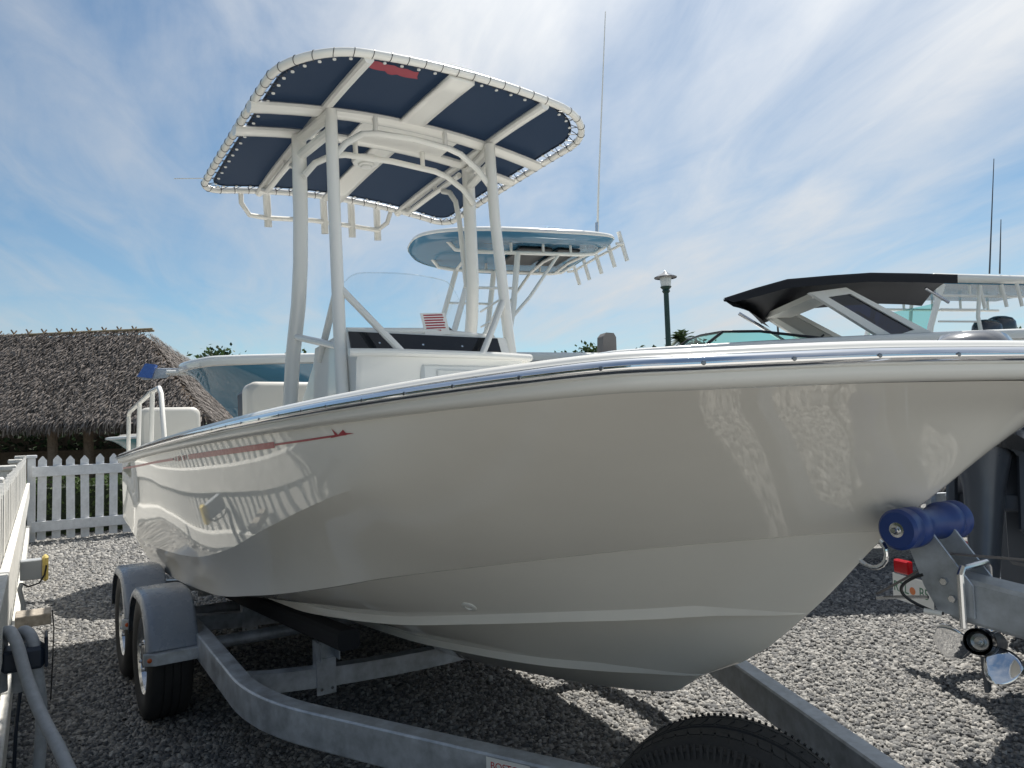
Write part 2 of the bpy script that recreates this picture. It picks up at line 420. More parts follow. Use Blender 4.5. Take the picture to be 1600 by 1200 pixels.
# ------------------------------------------------------------------ hull form (u forward, v half-breadth, z up)
CURVES = {
 'SH': [(-2.62,1.13,1.438),(-1.5,1.18,1.42),(-.5,1.205,1.412),(.4,1.21,1.402),(1.29,1.2,1.388),(1.97,1.165,1.376),(2.28,1.13,1.37),(2.57,1.07,1.365),(2.73,1.02,1.362),(2.88,.94,1.36),(2.98,.84,1.355),(3.07,.71,1.352),(3.14,.58,1.35),(3.22,.37,1.346),(3.28,.14,1.343),(3.295,0,1.343)],
 'K':  [(-2.62,1.10,.975),(-2.0,1.065,.835),(-1.1,1.06,.825),(-.11,1.07,.85),(.48,1.07,.91),(1.2,1.08,1.035),(1.65,1.075,1.115),(1.97,1.05,1.165),(2.25,.965,1.185),(2.5,.82,1.19),(2.75,.58,1.19),(2.93,.34,1.19),(3.03,.14,1.19),(3.06,0,1.19)],
 'CH': [(-2.62,1.08,.945),(-2.35,1.03,.80),(-2.0,1.0,.69),(-1.4,1.0,.655),(-.81,1.0,.65),(-.16,.98,.655),(.56,.95,.72),(1.23,.88,.81),(1.57,.79,.865),(1.97,.61,.915),(2.33,.39,.955),(2.53,.235,.97),(2.68,.10,.98),(2.79,0,.985)],
 'S1': [(-2.62,.72,.93),(-2.35,.71,.72),(-2.1,.70,.60),(-1.2,.70,.585),(-.1,.70,.588),(.27,.70,.59),(.82,.66,.61),(1.19,.6,.63),(1.59,.5,.67),(1.98,.355,.708),(2.15,.255,.72),(2.33,.125,.735),(2.50,0,.75)],
 'S2': [(-2.62,.38,.92),(-2.35,.37,.66),(-2.1,.36,.47),(-1.2,.36,.45),(.38,.355,.455),(.76,.35,.46),(1.18,.32,.475),(1.6,.24,.485),(1.79,.17,.49),(2.0,.08,.50),(2.15,0,.515)],
 'KE': [(-2.62,0,.91),(-2.35,0,.58),(-2.1,0,.30),(-1.6,0,.27),(-.3,0,.275),(.46,0,.282),(1.04,0,.318),(1.49,0,.356),(1.85,0,.40),(2.05,0,.455)],
}
STEM = [(.455,2.05),(.515,2.16),(.588,2.33),(.724,2.519),(.814,2.626),(.946,2.766),(1.028,2.865),(1.096,2.955),(1.173,3.047),(1.251,3.133),(1.30,3.24),(1.35,3.295)]
NS = 150
def curve(name, sc):
    cp = CURVES[name]; u0, u1 = cp[0][0], cp[-1][0]
    s = np.linspace(0, 1, NS); gq = 1 - (1 - s) ** 2
    key = [1 - math.sqrt(max(0, 1 - (c[0] - u0) / (u1 - u0))) for c in cp]
    u = u0 + (u1 - u0) * gq
    v = interp([(k, c[1]) for k, c in zip(key, cp)], s); z = interp([(k, c[2]) for k, c in zip(key, cp)], s)
    return np.stack([u, v, z], 1)
def outward(C):                          # plan normal of a sheer curve (half-breadth positive)
    d = np.gradient(C[:, :2], axis=0); d /= np.linalg.norm(d, axis=1)[:, None] + 1e-9
    return np.stack([-d[:, 1], d[:, 0]], 1)
def hull_rows():
    SH, K, CH, S1, S2, KE = [curve(n, 1) for n in ('SH', 'K', 'CH', 'S1', 'S2', 'KE')]
    no = outward(SH); SB = SH.copy(); SB[:, :2] -= no * .024; SB[:, 2] -= .043; SB[:, 1] = np.maximum(SB[:, 1], 0); SB[-1, 1] = 0
    rows = []
    def off(C, dv, dz):
        w_ = np.clip(C[:, 1] / .16, 0, 1); o = C.copy(); o[:, 1] -= dv * w_; o[:, 2] += dz * w_; return o
    def mids(A, B, n, bow=True):
        for k in range(1, n + 1):
            q = A + (B - A) * (k / (n + 1)); rows.append(q)
    CHl = off(CH, .022, -.003); CHu = off(CH, -.001, .0)
    S2i, S2u = off(S2, .035, .006), off(S2, -.002, .028); S1i, S1u = off(S1, .04, .006), off(S1, -.003, .032)
    rows.append(KE); mids(KE, S2i, 3); rows += [S2i, S2, S2u]; mids(S2u, S1i, 3); rows += [S1i, S1, S1u]; mids(S1u, CHl, 4); rows += [CHl, CH]
    # topsides: straight with a knuckle aft, one flared curve forward
    uK = K[:, 0]; w = np.clip((uK - 1.55) / .75, 0, 1); w = (w * w * (3 - 2 * w))[:, None]
    l1 = np.linalg.norm(K - CH, axis=1); l2 = np.linalg.norm(SB - K, axis=1); tk = (l1 / (l1 + l2))[:, None]
    def quad(t_):
        a = (t_ - tk) * (t_ - 1) / (tk); b = t_ * (t_ - 1) / (tk * (tk - 1)); c = t_ * (t_ - tk) / (1 - tk); return a * CH + b * K + c * SB
    for k in range(1, 8):
        f = k / 8; lin = CH + (K - CH) * f; sag = np.array([[0, -.018, 0]]) * (4 * f * (1 - f)) * np.clip(l1 / .2, 0, 1)[:, None] * (1 - w)
        rows.append(lin * (1 - w) + quad(tk * f) * w + sag)
    kidx = len(rows); rows.append(K)
    for k in range(1, 7):
        f = k / 7; rows.append((K + (SB - K) * f) * (1 - w) + quad(tk + (1 - tk) * f) * w)
    rows.append(SB)
    su = interp  # stem line
    s = np.linspace(0, 1, NS); wt = np.clip((s - .55) / .45, 0, 1) ** 3
    for r in rows:
        r[:, 1] = np.maximum(r[:, 1], 0)
        ue = float(interp(STEM, np.array([r[-1, 2]]))[0]); r[:, 0] += wt * (ue - r[-1, 0]); r[-1, 1] = 0
    return SH, no, SB, K, rows, kidx
SH, SHN, SBC, KC, HROWS, KIDX = hull_rows()

def sweep_profile(mb, prof, side, scale=(1,1,1), off=(0,0,0)):
    G = []
    for i in range(NS):
        row = []
        for (o, dz) in prof:
            u = SH[i, 0] + SHN[i, 0] * o; v = max(0, SH[i, 1] + SHN[i, 1] * o) if o < 0 else SH[i, 1] + SHN[i, 1] * o
            if i == NS - 1: v = 0
            row.append((u * scale[0] + off[0], side * v * scale[1], (SH[i, 2] + dz) * scale[2] + off[2]))
        G.append(row)
    mb.grid(G)
BAND = [(-.024,-.043),(-.014,-.0425),(-.004,-.039),(.002,-.032),(.004,-.025),(.004,-.0175),(.008,-.0145),(.008,.0145),(.003,.016),(.001,.020),(-.006,.026),(-.018,.030),(-.05,.034),(-.17,.036),(-.18,.034)]
CHROME = [(o_, z_*.78) for o_, z_ in [(.007,-.0175),(.013,-.0165),(.018,-.0125),(.0205,-.007),(.0210,-.0035),(.0195,-.0028),(.0195,.0004),(.0208,.001),(.0195,.007),(.0155,.0125),(.010,.0165),(.006,.0178)]]
def hull_mesh(mb, scale=(1,1,1), off=(0,0,0), rows=None):
    for side in (-1, 1):
        G = [[(p[0]*scale[0]+off[0], side*p[1]*scale[1], p[2]*scale[2]+off[2]) for p in (r[i] for r in HROWS)] for i in range(NS)]
        mb.grid(G)
    a = [(r[0][0]*scale[0]+off[0], -r[0][1]*scale[1], r[0][2]*scale[2]+off[2]) for r in HROWS]
    b = [(p[0], -p[1], p[2]) for p in a]
    mb.grid([a, b])
def weld(o, d=1e-4, angle=28):
    import bmesh
    bm = bmesh.new(); bm.from_mesh(o.data); bmesh.ops.remove_doubles(bm, verts=bm.verts, dist=d)
    bmesh.ops.dissolve_degenerate(bm, dist=1e-6, edges=bm.edges)
    bmesh.ops.recalc_face_normals(bm, faces=bm.faces)
    for f in bm.faces: f.smooth = True
    for e in bm.edges: e.smooth = not (len(e.link_faces) == 2 and e.calc_face_angle(0) > R(angle))
    bm.to_mesh(o.data); bm.free()

# ------------------------------------------------------------------ the bay boat in front
boat = empty('bay_boat', mtx=BOAT_M)
tag(boat, 'light grey fishing boat with navy canvas top on a galvanised trailer, in front', 'boat')
hb = MB(); hull_mesh(hb); hull = hb.build('hull', 'gelcoat', boat); weld(hull, angle=14)
gb = MB()
for sd in (-1, 1): sweep_profile(gb, BAND, sd)
gunwale = gb.build('rub_rail', 'rail_vinyl', hull); weld(gunwale, angle=50)
cb = MB()
for sd in (-1, 1): sweep_profile(cb, CHROME, sd)
cs = cb.build('chrome_strip', 'chrome', hull); weld(cs, angle=38)
# screws of the chrome strip, each its own
scr = MB(); scr.lathe([(.0001,.0022),(.003,.002),(.0042,.001),(.0044,-.002)], axis='X', n=12); scr.box((.0015,-.0032,-.0006),(.0024,.0032,.0006))
scr_me = scr.mesh('screw'); scr_me.materials.append(MATS['screw_steel'])
acc = 0; last = SH[0]
for i in range(1, NS):
    step = np.linalg.norm(SH[i] - last); 
    acc += np.linalg.norm(SH[i] - SH[i-1])
    if acc > .145 and SH[i, 0] > -2.4 and SH[i, 0] < 3.27:
        acc = 0
        for sd in (-1,):
            o = link('screw', scr_me, None, hull)
            n_ = Vector((SHN[i,0], sd * SHN[i,1], 0)); p = Vector((SH[i,0], sd * SH[i,1], SH[i,2] - .0012)) + n_ * .0200
            o.matrix_local = frame_mtx(p, n_, Vector((0,0,1)).cross(n_))
# cockpit floor and inner deck
dk = MB()
inner = [i for i in range(0, NS, 4)] + [NS - 1]
for sd in (0,):
    G = []
    for i in inner:
        u = SH[i,0] - SHN[i,0]*.185; v = max(0, SH[i,1] - SHN[i,1]*.185)
        if u > 2.12: break
        zt = SH[i,2] + .034; zb = SH[i,2] - .17
        G.append([(u, -v, zt), (u, -v + .004, zb), (u, v - .004, zb), (u, v, zt)])
    dk.grid(G); dk.add([(G[-1][0][0]+.001, y, z) for _, y, z in G[-1]], [(0,1,2,3)])
dk.build('cockpit_floor', 'gel_white', boat)
fd = MB(); G = []
for i in range(0, NS, 2):
    if SH[i,0] < 2.15: continue
    u = SH[i,0] - SHN[i,0]*.16; v = max(0, SH[i,1] - SHN[i,1]*.16); G.append([(u, v*f, SH[i,2] + .036 + .01*(1-f*f)) for f in np.linspace(-1, 1, 9)])
fd.grid(G); fd.build('foredeck', 'gel_white', boat)
# red stripe along the topsides
def side_pt(s_u, drop, lift=.0022):
    i = int(np.clip(np.searchsorted(SBC[:, 0], s_u), 1, NS - 1)); f = (s_u - SBC[i-1,0]) / (SBC[i,0] - SBC[i-1,0])
    sec = [r[i-1] + (r[i] - r[i-1]) * f for r in HROWS[KIDX-7:]][::-1]
    rem = drop; j = 0
    while j < len(sec) - 2 and rem > np.linalg.norm(sec[j+1] - sec[j]): rem -= np.linalg.norm(sec[j+1] - sec[j]); j += 1
    d = sec[j+1] - sec[j]; d = d / np.linalg.norm(d); tn = SBC[i] - SBC[i-1]; tn = tn / np.linalg.norm(tn)
    n_ = np.cross(tn, d); n_ = n_ if n_[1] > 0 else -n_
    p = sec[j] + d * rem + n_ * lift
    return (p[0], -p[1], p[2])
def decal(name, pts_top, pts_bot, m='red_vinyl'):
    q = MB(); q.grid([[side_pt(*a) for a in pts_top], [side_pt(*b) for b in pts_bot]]); return q.build(name, m, hull)
us = np.linspace(.42, 1.62, 30); decal('stripe', [(u, .030) for u in us], [(u, .052) for u in us])
us = np.linspace(1.625, 2.12, 20); decal('stripe', [(u, .037) for u in us], [(u, .0445 - .002*(u-1.625)) for u in us])
us = np.linspace(-2.5, .05, 40); decal('stripe', [(u, .034) for u in us], [(u, .046) for u in us])
for k, u in enumerate((.10, .17, .22, .29, .35)):
    decal('stripe_mark', [(u, .030), (u + (.035 if k % 2 else .02), .030)], [(u, .052), (u + (.035 if k % 2 else .02), .052)])
q = MB(); q.add([side_pt(2.035, .012), side_pt(2.075, .038), side_pt(2.10, .022), side_pt(2.118, .036), side_pt(2.16, .0405), side_pt(2.03, .046), side_pt(2.055, .036)], [(0,1,6),(6,1,5),(1,3,5),(1,2,3),(3,4,5)]); q.build('stripe_arrow', 'red_vinyl', hull, smooth=False)
# through-hull fitting low on the bow
def near_row(px, py):                     # hull point nearest to a view ray
    best = None; d = (at(px, py, 1) - Vector((0,0,CAM_H))).normalized(); bi = BOAT_M.inverted()
    o = bi @ Vector((0,0,CAM_H)); d = (bi.to_3x3() @ d).normalized(); o = np.array(o); d = np.array(d)
    for j, r in enumerate(HROWS):
        P = r * np.array([1,-1,1]) - o; t_ = P @ d; D = np.linalg.norm(P - t_[:,None]*d, axis=1); i = int(D.argmin())
        if best is None or D[i] < best[0]: best = (D[i], j, i)
    _, j, i = best; a = HROWS[j][i]; j2 = min(j+1, len(HROWS)-1); e1 = HROWS[j2][i] - HROWS[j2-2][i]; e2 = HROWS[j][min(i+1,NS-1)] - HROWS[j][i-1]
    n_ = np.cross(e1, e2); n_ /= np.linalg.norm(n_); n_ = n_ if n_[1] > 0 else -n_
    return Vector((a[0], -a[1], a[2])), Vector((n_[0], -n_[1], n_[2]))
p, n_ = near_row(729, 949)
q = MB(); q.lathe([(.0001,.002),(.012,.002),(.013,.006),(.022,.006),(.027,.003),(.028,-.004)], axis='Z', n=24)
o = q.build('drain_fitting', 'vinyl_white', hull); o.matrix_local = frame_mtx(p, n_.orthogonal(), n_.cross(n_.orthogonal()))
# bow eye
q = MB()
for v in (-.0,):
    a = Vector((2.70, 0, .925)); b_ = Vector((2.762, 0, .975)); dn = Vector((.63, 0, -.77))
    pts = [a - dn*.02, a + dn*.03]
    for k in range(1, 8):
        an = math.pi * k / 8; c = (a + b_)/2 + dn*.03; ax = (a - b_)/2
        pts.append(c + ax*math.cos(an) + dn*(.04*math.sin(an)))
    pts += [b_ + dn*.03, b_ - dn*.02]
    q.tube(pts, .0062, 10)
    for pt in (a, b_): q.lathe([(.0001,.004),(.014,.003),(.015,-.003)], center=pt + dn*.004, axis='Z', n=14)
q.build('bow_eye', 'chrome', hull)

# ---- console
cons = MB(); 
prof = [(-.24,1.22),(-.24,1.62),(-.02,1.80),(.02,1.89),(.30,1.90),(.47,1.895),(.50,1.79),(.60,1.775),(.615,1.755),(.60,1.735),(.57,1.55),(.60,1.22)]
def loft_sections(mb, secs): mb.grid(secs, closed_j=False)
V = []
for k, v in enumerate((-.47, -.455, -.44, .44, .455, .47)):
    ins = (.03, .008, 0, 0, .008, .03)[k]
    cx_, cz_ = .18, 1.4
    V.append([(cx_ + (u - cx_) * (1 - ins), v, cz_ + (z - cz_) * (1 - ins*.8)) for u, z in prof])
cons.grid([list(r) + [r[0]] for r in V]); cons.add(V[0], [tuple(range(len(prof)))]); cons.add(V[-1], [tuple(range(len(prof)))])
console = cons.build('console', 'gel_white', boat, angle=30); weld(console, angle=30)
q = MB(); q.box((.575,-.14,1.50),(.608,.40,1.72), .014); q.build('hatch', 'gel_white', console)
q = MB(); q.box((.605,-.06,1.54),(.616,.34,1.69), .005); q.build('hatch_panel', 'vinyl_white', console)
q = MB(); A_ = [(.512,-.46,1.79),(.512,.40,1.79),(.482,.395,1.888),(.482,-.46,1.888)]; q.add(A_ + [(a-.01,b_,c) for a,b_,c in A_], [(0,1,2,3),(4,7,6,5),(0,4,5,1),(1,5,6,2),(2,6,7,3),(3,7,4,0)]); dash = q.build('smoked_panel', 'smoked', console, smooth=False)
for v in (-.31, -.07, .16):
    q = MB(); q.lathe([(.0001,.004),(.007,.003),(.008,0)], center=(.496, v, 1.832), axis='X', n=12); q.build('panel_screw', 'steel', dash)
# recessed dash behind the panel, compass, paper notice
q = MB(); q.tube([(.43,-.45,1.90),(.45,0,1.915),(.43,.40,1.90)], .018, 10); q.build('dash_rim', 'gel_white', console)
q = MB(); q.lathe([(.0001,.075),(.03,.07),(.05,.05),(.06,.02),(.062,-.02)], center=(.30,.17,1.90), axis='Z', n=20); q.build('compass', 'black', console)
q = MB(); q.box((-.001,-.075,-.062),(.001,.075,.062)); sg = q.build('paper_notice', 'paper', console); 
sg.matrix_local = Matrix.Translation((.455,.03,1.955)) @ Matrix.Rotation(R(-12),4,'Y') @ Matrix.Rotation(R(5),4,'X')
q = MB()
for k in range(7): q.box((.0012, -.06, .046 - k*.0145), (.0016, .06 - (.035 if k == 6 else rng.uniform(0,.012)), .0535 - k*.0145))
pr = q.build('printed_lines', 'red_vinyl', sg, smooth=False)
# windshield
q = MB(); G = []
for k in range(25):
    f = k/24*2-1; v = .42*f; u = .40 - .16*f*f; h = .37*(1 - max(0, abs(f) - .62)**2 * 3.2)
    G.append([(u, v - .03, 1.885), (u - .10*h/.37, v*.97 - .03, 1.885 + h)])
q.grid(G); ws = q.build('windshield', 'clear_acrylic', console)
q = MB(); q.tube([(g_[1][0], g_[1][1], g_[1][2]) for g_ in G], .003, 6); q.build('windshield_edge', 'clear_acrylic', console)

# ---- T-top
WT, UF, UA, ZT, CAMB = .875, .935, -.89, 3.03, .085
def top_z(u, v): return ZT + CAMB * (1 - (v / WT)**2) - .03 * max(0, (u - .3) / .6)**2 * .6 - .02*max(0,(-u-.3)/.6)**2
def outline(inset=0, n=14):
    pts = []; w_ = WT - inset; rf, ra = .34 - inset*.6, .13 - inset*.6
    for (cu, cv, r, a0) in ((UF-inset-rf, w_-rf, rf, 0), (UA+inset+ra, w_-ra, ra, 90), (UA+inset+ra, -(w_-ra), ra, 180), (UF-inset-rf, -(w_-rf), rf, 270)):
        for k in range(n + 1):
            a = R(a0 + 90*k/n); pts.append((cu + r*math.cos(a), cv + r*math.sin(a)))
    # densify straights
    res = []
    for i in range(len(pts)):
        a, b_ = pts[i], pts[(i+1) % len(pts)]; d = math.dist(a, b_); m_ = max(1, int(d/.06))
        for k in range(m_): res.append((a[0]+(b_[0]-a[0])*k/m_, a[1]+(b_[1]-a[1])*k/m_))
    return res
ttop = empty('t_top'); ttop.parent = boat
tcan = Vector((0, .03, 0))
ol = [(u, v, top_z(u, v)) for u, v in outline()]
q = MB(); q.tube(ol, .0195, 12, closed=True); q.build('perimeter_pipe', 'powder_white', ttop).location = tcan
# canvas
q = MB(); ins = outline(.052); NR = 7; G = []
for k in range(NR + 1):
    f = 1 - k/NR; G.append([(u*f, v*f, top_z(u*f, v*f) + .012) for u, v in ins])
q.grid(G, closed_j=True); cv_ = q.build('canvas', 'canvas_navy', ttop, angle=60); weld(cv_, angle=60); cv_.location = tcan
q = MB(); q.tube([(u, v, top_z(u,v)+.012) for u, v in ins], .006, 6, closed=True); q.build('canvas_hem', 'canvas_navy', ttop).location = tcan
# lacing around the pipe, with white grommets
q = MB(); gq = MB(); per = []
tot = 0; prev = ol[0]; spots = []
for i in range(1, len(ol) + 1):
    c = ol[i % len(ol)]; d = math.dist(prev, c)
    while tot + d >= .088 * (len(spots) + 1):
        f = (.088*(len(spots)+1) - tot)/d; spots.append((Vector(prev).lerp(Vector(c), f), (Vector(c)-Vector(prev)).normalized()))
    tot += d; prev = c
for p, tn in spots:
    n_ = Vector((-tn.y, tn.x, 0)).normalized(); 
    if n_.dot(Vector((-p.x, -p.y, 0))) < 0: n_ = -n_
    k = 14; ring = [p + n_*(.0205*math.cos(2*math.pi*j/k)) + Vector((0,0,1))*(.0205*math.sin(2*math.pi*j/k)) + tn*.004*math.sin(2*math.pi*j/k) for j in range(k)]
    q.tube(ring, .0017, 5, closed=True)
    q.tube([p + n_*.021, p + n_*.058 + tn*.012 + Vector((0,0,.008))], .0022, 5)
    q.tube([p + n_*.021, p + n_*.058 - tn*.03 + Vector((0,0,.008))], .0022, 5)
    gq.lathe([(.0001,-.003),(.0085,-.002),(.0085,.003)], center=p + n_*.064 + Vector((0,0,.004)), axis='Z', n=8)
stuff(q.build('lacing', 'black', ttop)).location = tcan; stuff(gq.build('grommets', 'vinyl_white', ttop)).location = tcan
def bar(name, pts, r, sy=1.0, n=10, m='powder_white', parent=None):
    return MB().tube(pts, r, n, sy=sy).build(name, m, parent or ttop)
for u, r in ((.335, .043), (.045, .039)):
    bar('cross_bar', [(u, v, top_z(u, v) - .028) for v in np.linspace(-WT+.01, WT-.01, 17)], r, .62)
for v in (-.49, .49):
    bar('lengthwise_bar', [(u, v, top_z(u, v) - .022) for u in np.linspace(UA+.01, UF-.005, 13)], .025)
    bar('lower_rail', [(u, v*1.0, top_z(u, v) - .085 + (.06 if k in (0,) else 0)) for k, u in enumerate(np.linspace(-.80, .02, 8))], .018)
    for u in (-.70, -.30): bar('rail_post', [(u, v, top_z(u, v) - .02), (u, v, top_z(u, v) - .09)], .014)
    bar('aft_stay', [(-.20, v*1.0, 2.975), (-.12, v*1.01, 2.94), (-.06, v*1.02, 2.86), (-.035, v*1.03, 2.72), (-.02, v*1.06, 2.3)], .017)
q = MB(); G = [[(u, v, top_z(u, v) - .018) for v in np.linspace(-.075, .065, 5)] for u in np.linspace(UA+.02, UF-.01, 14)]
q.grid(G); pl = q.build('centre_plate', 'powder_white', ttop); pl.modifiers.new('thick', 'SOLIDIFY').thickness = .02
q = MB(); q.box((.045,-.26,3.068),(.335,.33,3.082), .003); q.build('radio_plate', 'powder_white', ttop)
q = MB(); q.lathe([(.0001,-.052),(.03,-.052),(.034,-.044),(.046,-.042),(.05,-.03),(.078,-.026),(.085,-.012),(.085,0)], center=(-.16,-.05,3.078), axis='Z', n=28); q.build('dome_light', 'vinyl_white', ttop)
for u, v0, v1, zl, zt in ((.37,-.465,.465,2.80,2.985),(.09,-.53,.53,2.79,2.965)):
    P = [(u+.02, v0, zl), (u+.01, v0+.07, zl+.09), (u, v0+.17, zt-.02), (u, v0+.25, zt), (u, 0, zt+.012), (u, v1-.25, zt), (u, v1-.17, zt-.02), (u+.01, v1-.07, zl+.09), (u+.02, v1, zl)]
    bar('grab_hoop', P, .0175)
    for v in (-.22, .20): bar('hoop_stub', [(u, v, zt), (u, v, top_z(u, v) - .03)], .014)
for s in (-1, 1):
    bar('front_leg', [(.40, s*.475, 3.04), (.405, s*.478, 2.6), (.425, s*.485, 2.28), (.445, s*.492, 1.95), (.47, s*.50, 1.66), (.50, s*.505, 1.24)], .031, n=14)
    bar('rear_leg', [(.06, s*.53, 3.03), (.045, s*.53, 2.6), (.03, s*.535, 2.33), (-.01, s*.54, 2.12), (-.10, s*.55, 1.86), (-.16, s*.555, 1.6), (-.19, s*.56, 1.24)], .039, n=14)
    bar('leg_top_tie', [(.40, s*.48, 2.93), (.06, s*.53, 2.92)], .026)
    bar('leg_top_tie', [(.40, s*.48, 3.02), (.06, s*.53, 3.015)], .03)
    bar('side_tie', [(-.06, s*.55, 1.955), (.455, s*.49, 1.815)], .018)
    bar('rear_brace', [(.43, s*.485, 2.13), (.10, s*.475, 1.80)], .018)
bar('front_brace', [(.435, -.485, 2.12), (.615, -.25, 1.775)], .018); bar('front_brace', [(.435, .485, 2.12), (.615, .21, 1.775)], .018)
bar('base_collar', [(.60,-.51,1.765),(.615,-.3,1.768),(.62,0,1.768),(.615,.3,1.768),(.60,.52,1.765),(.52,.535,1.76)], .02)
# rod rail and rod holders under the after edge
bar('rod_rail', [(-.90,-.60,3.06),(-.93,-.59,2.985),(-.97,-.53,2.925),(-.985,-.42,2.925),(-.985,-.1,2.95),(-.985,.22,2.945),(-.97,.37,2.935),(-.93,.43,2.985),(-.90,.45,3.07)], .0165)
for v in (-.41, -.21, -.02, .18, .375):
    zt = top_z(-.92, v)
    q = MB(); P_ = [(-.945, v-.015, zt + .05), (-1.01, v+.012, 2.872)]; q.tube(P_, .0255, 12, cap=False); q.tube(P_, .021, 12, cap=False); q.build('rod_holder', 'powder_white', ttop)
# red ribbon tucked at the front edge
q = MB(); G = []
for k in range(13): G.append([(.862 - .004*math.sin(k*1.9), -.46 + k*.021, top_z(.85, -.3) - .006), (.848 - .004*math.sin(k*1.1), -.46 + k*.021, top_z(.8, -.3) - .022), (.833 - (.014 if k in (5,6) else .006*math.sin(k*.9)), -.455 + k*.021, top_z(.8, -.3) - .03)])
q.grid(G); q.build('red_ribbon', 'ribbon_red', ttop)
bar('whip_aerial', [(-.80,-.84,3.06),(-.98,-.98,3.10)], .003)

# ---- seats and rails aft
def pad(u0, u1, v0, v1, z0, z1, r=.07, e=.03):
    def rr(i):
        P = []; a0, a1, b0, b1 = v0+i, v1-i, z0+i, z1-i
        for (cv, cz, an) in ((a1-r, b1-r, 0), (a0+r, b1-r, 90), (a0+r, b0+r, 180), (a1-r, b0+r, 270)):
            for k in range(6): t_ = R(an + 18*k); P.append((cv + r*math.cos(t_), cz + r*math.sin(t_)))
        return P
    G = []
    for (u, i) in ((u0, e), (u0+e*.3, e*.3), (u0+e, 0), (u1-e, 0), (u1-e*.3, e*.3), (u1, e)): G.append([(u, a, b) for a, b in rr(i)])
    mb = MB(); mb.grid(G, closed_j=True); mb.add(G[0], [tuple(range(24))]); mb.add(G[-1], [tuple(range(24))]); return mb
q = pad(-1.02,-.86,-.60,.60,1.28,1.815,.06); ls = q.build('leaning_post_backrest', 'cushion', boat, angle=50)
q = MB(); q.box((-1.2,-.585,1.24),(-1.02,.585,1.79), .03); q.build('leaning_post_box', 'hook_navy', boat)
for s in (-1, 1):
    q = pad(-2.36, -2.24, min(s*.60, s*1.03), max(s*.60, s*1.03), 1.25, 1.79, .06); q.build('stern_seat_back', 'cushion', boat, angle=50)
    P = [(-2.5, s*1.075, 1.46), (-2.46, s*1.075, 1.74), (-2.40, s*1.075, 1.77), (-1.86, s*1.075, 1.785), (-1.3, s*1.075, 1.80), (-1.06, s*1.07, 1.795), (-.99, s*1.07, 1.75), (-.86, s*1.075, 1.46)]
    bar('stern_rail', P, .0145, parent=boat)
    for u in (-1.95, -1.37): bar('rail_post', [(u, s*1.075, 1.46), (u + .08, s*1.075, 1.79)], .0145, parent=boat)
# ------------------------------------------------------------------ trailer under the bay boat
trailer = empty('boat_trailer', mtx=TRAILER_M)
tag(trailer, 'galvanised tandem-axle trailer carrying the light grey boat, blue bow roller in front', 'boat trailer')
def rect_sweep(pts, wv, hz, bev=.006):
    mb = MB(); P = [Vector(p) for p in pts]; G = []
    for i, p in enumerate(P):
        a = P[max(0, i-1)]; b_ = P[min(len(P)-1, i+1)]; tn = (b_ - a); tn.z = 0; tn.normalize(); n_ = Vector((-tn.y, tn.x, 0))
        k = 1.0
        if 0 < i < len(P)-1:
            t1 = (p-a); t1.z = 0; t1.normalize(); k = 1/max(.5, tn.dot(t1))
        h, w2 = hz/2, wv/2*k; b = bev
        G.append([p + n_*x + Vector((0,0,z)) for x, z in ((-w2+b,-h),(w2-b,-h),(w2,-h+b),(w2,h-b),(w2-b,h),(-w2+b,h),(-w2,h-b),(-w2,-h+b))])
    mb.grid(G, closed_j=True); mb.add(G[0], [tuple(range(8))]); mb.add(G[-1], [tuple(range(8))]); return mb
def bend(p0, p1, p2, r, n=8):
    p0, p1, p2 = Vector(p0), Vector(p1), Vector(p2); a = p1 + (p0-p1).normalized()*r; c = p1 + (p2-p1).normalized()*r
    return [a*(1-t)**2 + p1*2*t*(1-t) + c*t*t for t in [k/n for k in range(n+1)]]
for s in (-1, 1):
    pts = [Vector((-2.3, s*1.0, .395))] + [Vector((-.9, s*1.0, .395)), Vector((-.1, s*1.012, .395))] + bend((0,s*1.015,.395), (.93,s*1.04,.395), (3.05,s*.02,.395), .30) + [Vector((2.4, s*.335, .395)), Vector((3.02, s*.035, .395))]
    o = rect_sweep(pts, .072, .125).build('side_beam', 'galv', trailer, angle=30)
rect_sweep([(2.9,0,.40),(4.5,0,.40)], .08, .12).build('tongue', 'galv', trailer, angle=30)
def crossmember(u, dip, w_=.07, h_=.085, z=.36):
    pts = [Vector((u + .25*math.cos(v*1.5)*0, v, z - dip*math.cos(v*math.pi/2)**.7)) for v in np.linspace(-.99, .99, 15)]
    mb = MB(); mb.grid([[(u-w_/2, p.y, p.z-h_/2), (u+w_/2, p.y, p.z-h_/2), (u+w_/2, p.y, p.z+h_/2), (u-w_/2, p.y, p.z+h_/2)] for p in pts], closed_j=True); return mb.build('crossmember', 'galv', trailer, angle=30)
crossmember(.42, .07); crossmember(-.9, .06); crossmember(-2.2, .05); crossmember(1.9, .0, z=.30) if False else None
for u in (-.48, -1.32):
    MB().tube([(u,-1.08,.315),(u,1.08,.315)], .035, 12).build('axle', 'galv', trailer)
for s in (-1, 1):
    mb = rect_sweep([(-2.1, s*.62, .375),(.72, s*.60, .535)], .10, .085, .015); mb.build('bunk', 'carpet', trailer, angle=30)
    for u in (.42, -.9, -2.2):
        zt = .375 + (u+2.1)/2.82*.16 - .04
        q = MB(); v = s*.61
        q.box((u+.036, v-.045, .24), (u+.044, v+.045, .40), .0); q.box((u+.036, v-.045, .40), (u+.10, v-.039, zt), 0); q.box((u+.036, v+.039, .40), (u+.10, v+.045, zt), 0); q.box((u-.03, v-.039, .345),(u+.036, v+.039, zt-.004))
        br = q.build('bunk_bracket', 'galv', trailer, smooth=False)
        q = MB()
        for dv in (-.025, .025): q.lathe([(.0001,.006),(.007,.006),(.008,0)], center=(u+.044, v+dv, .265), axis='X', n=6)
        q.build('bracket_bolts', 'steel', br)
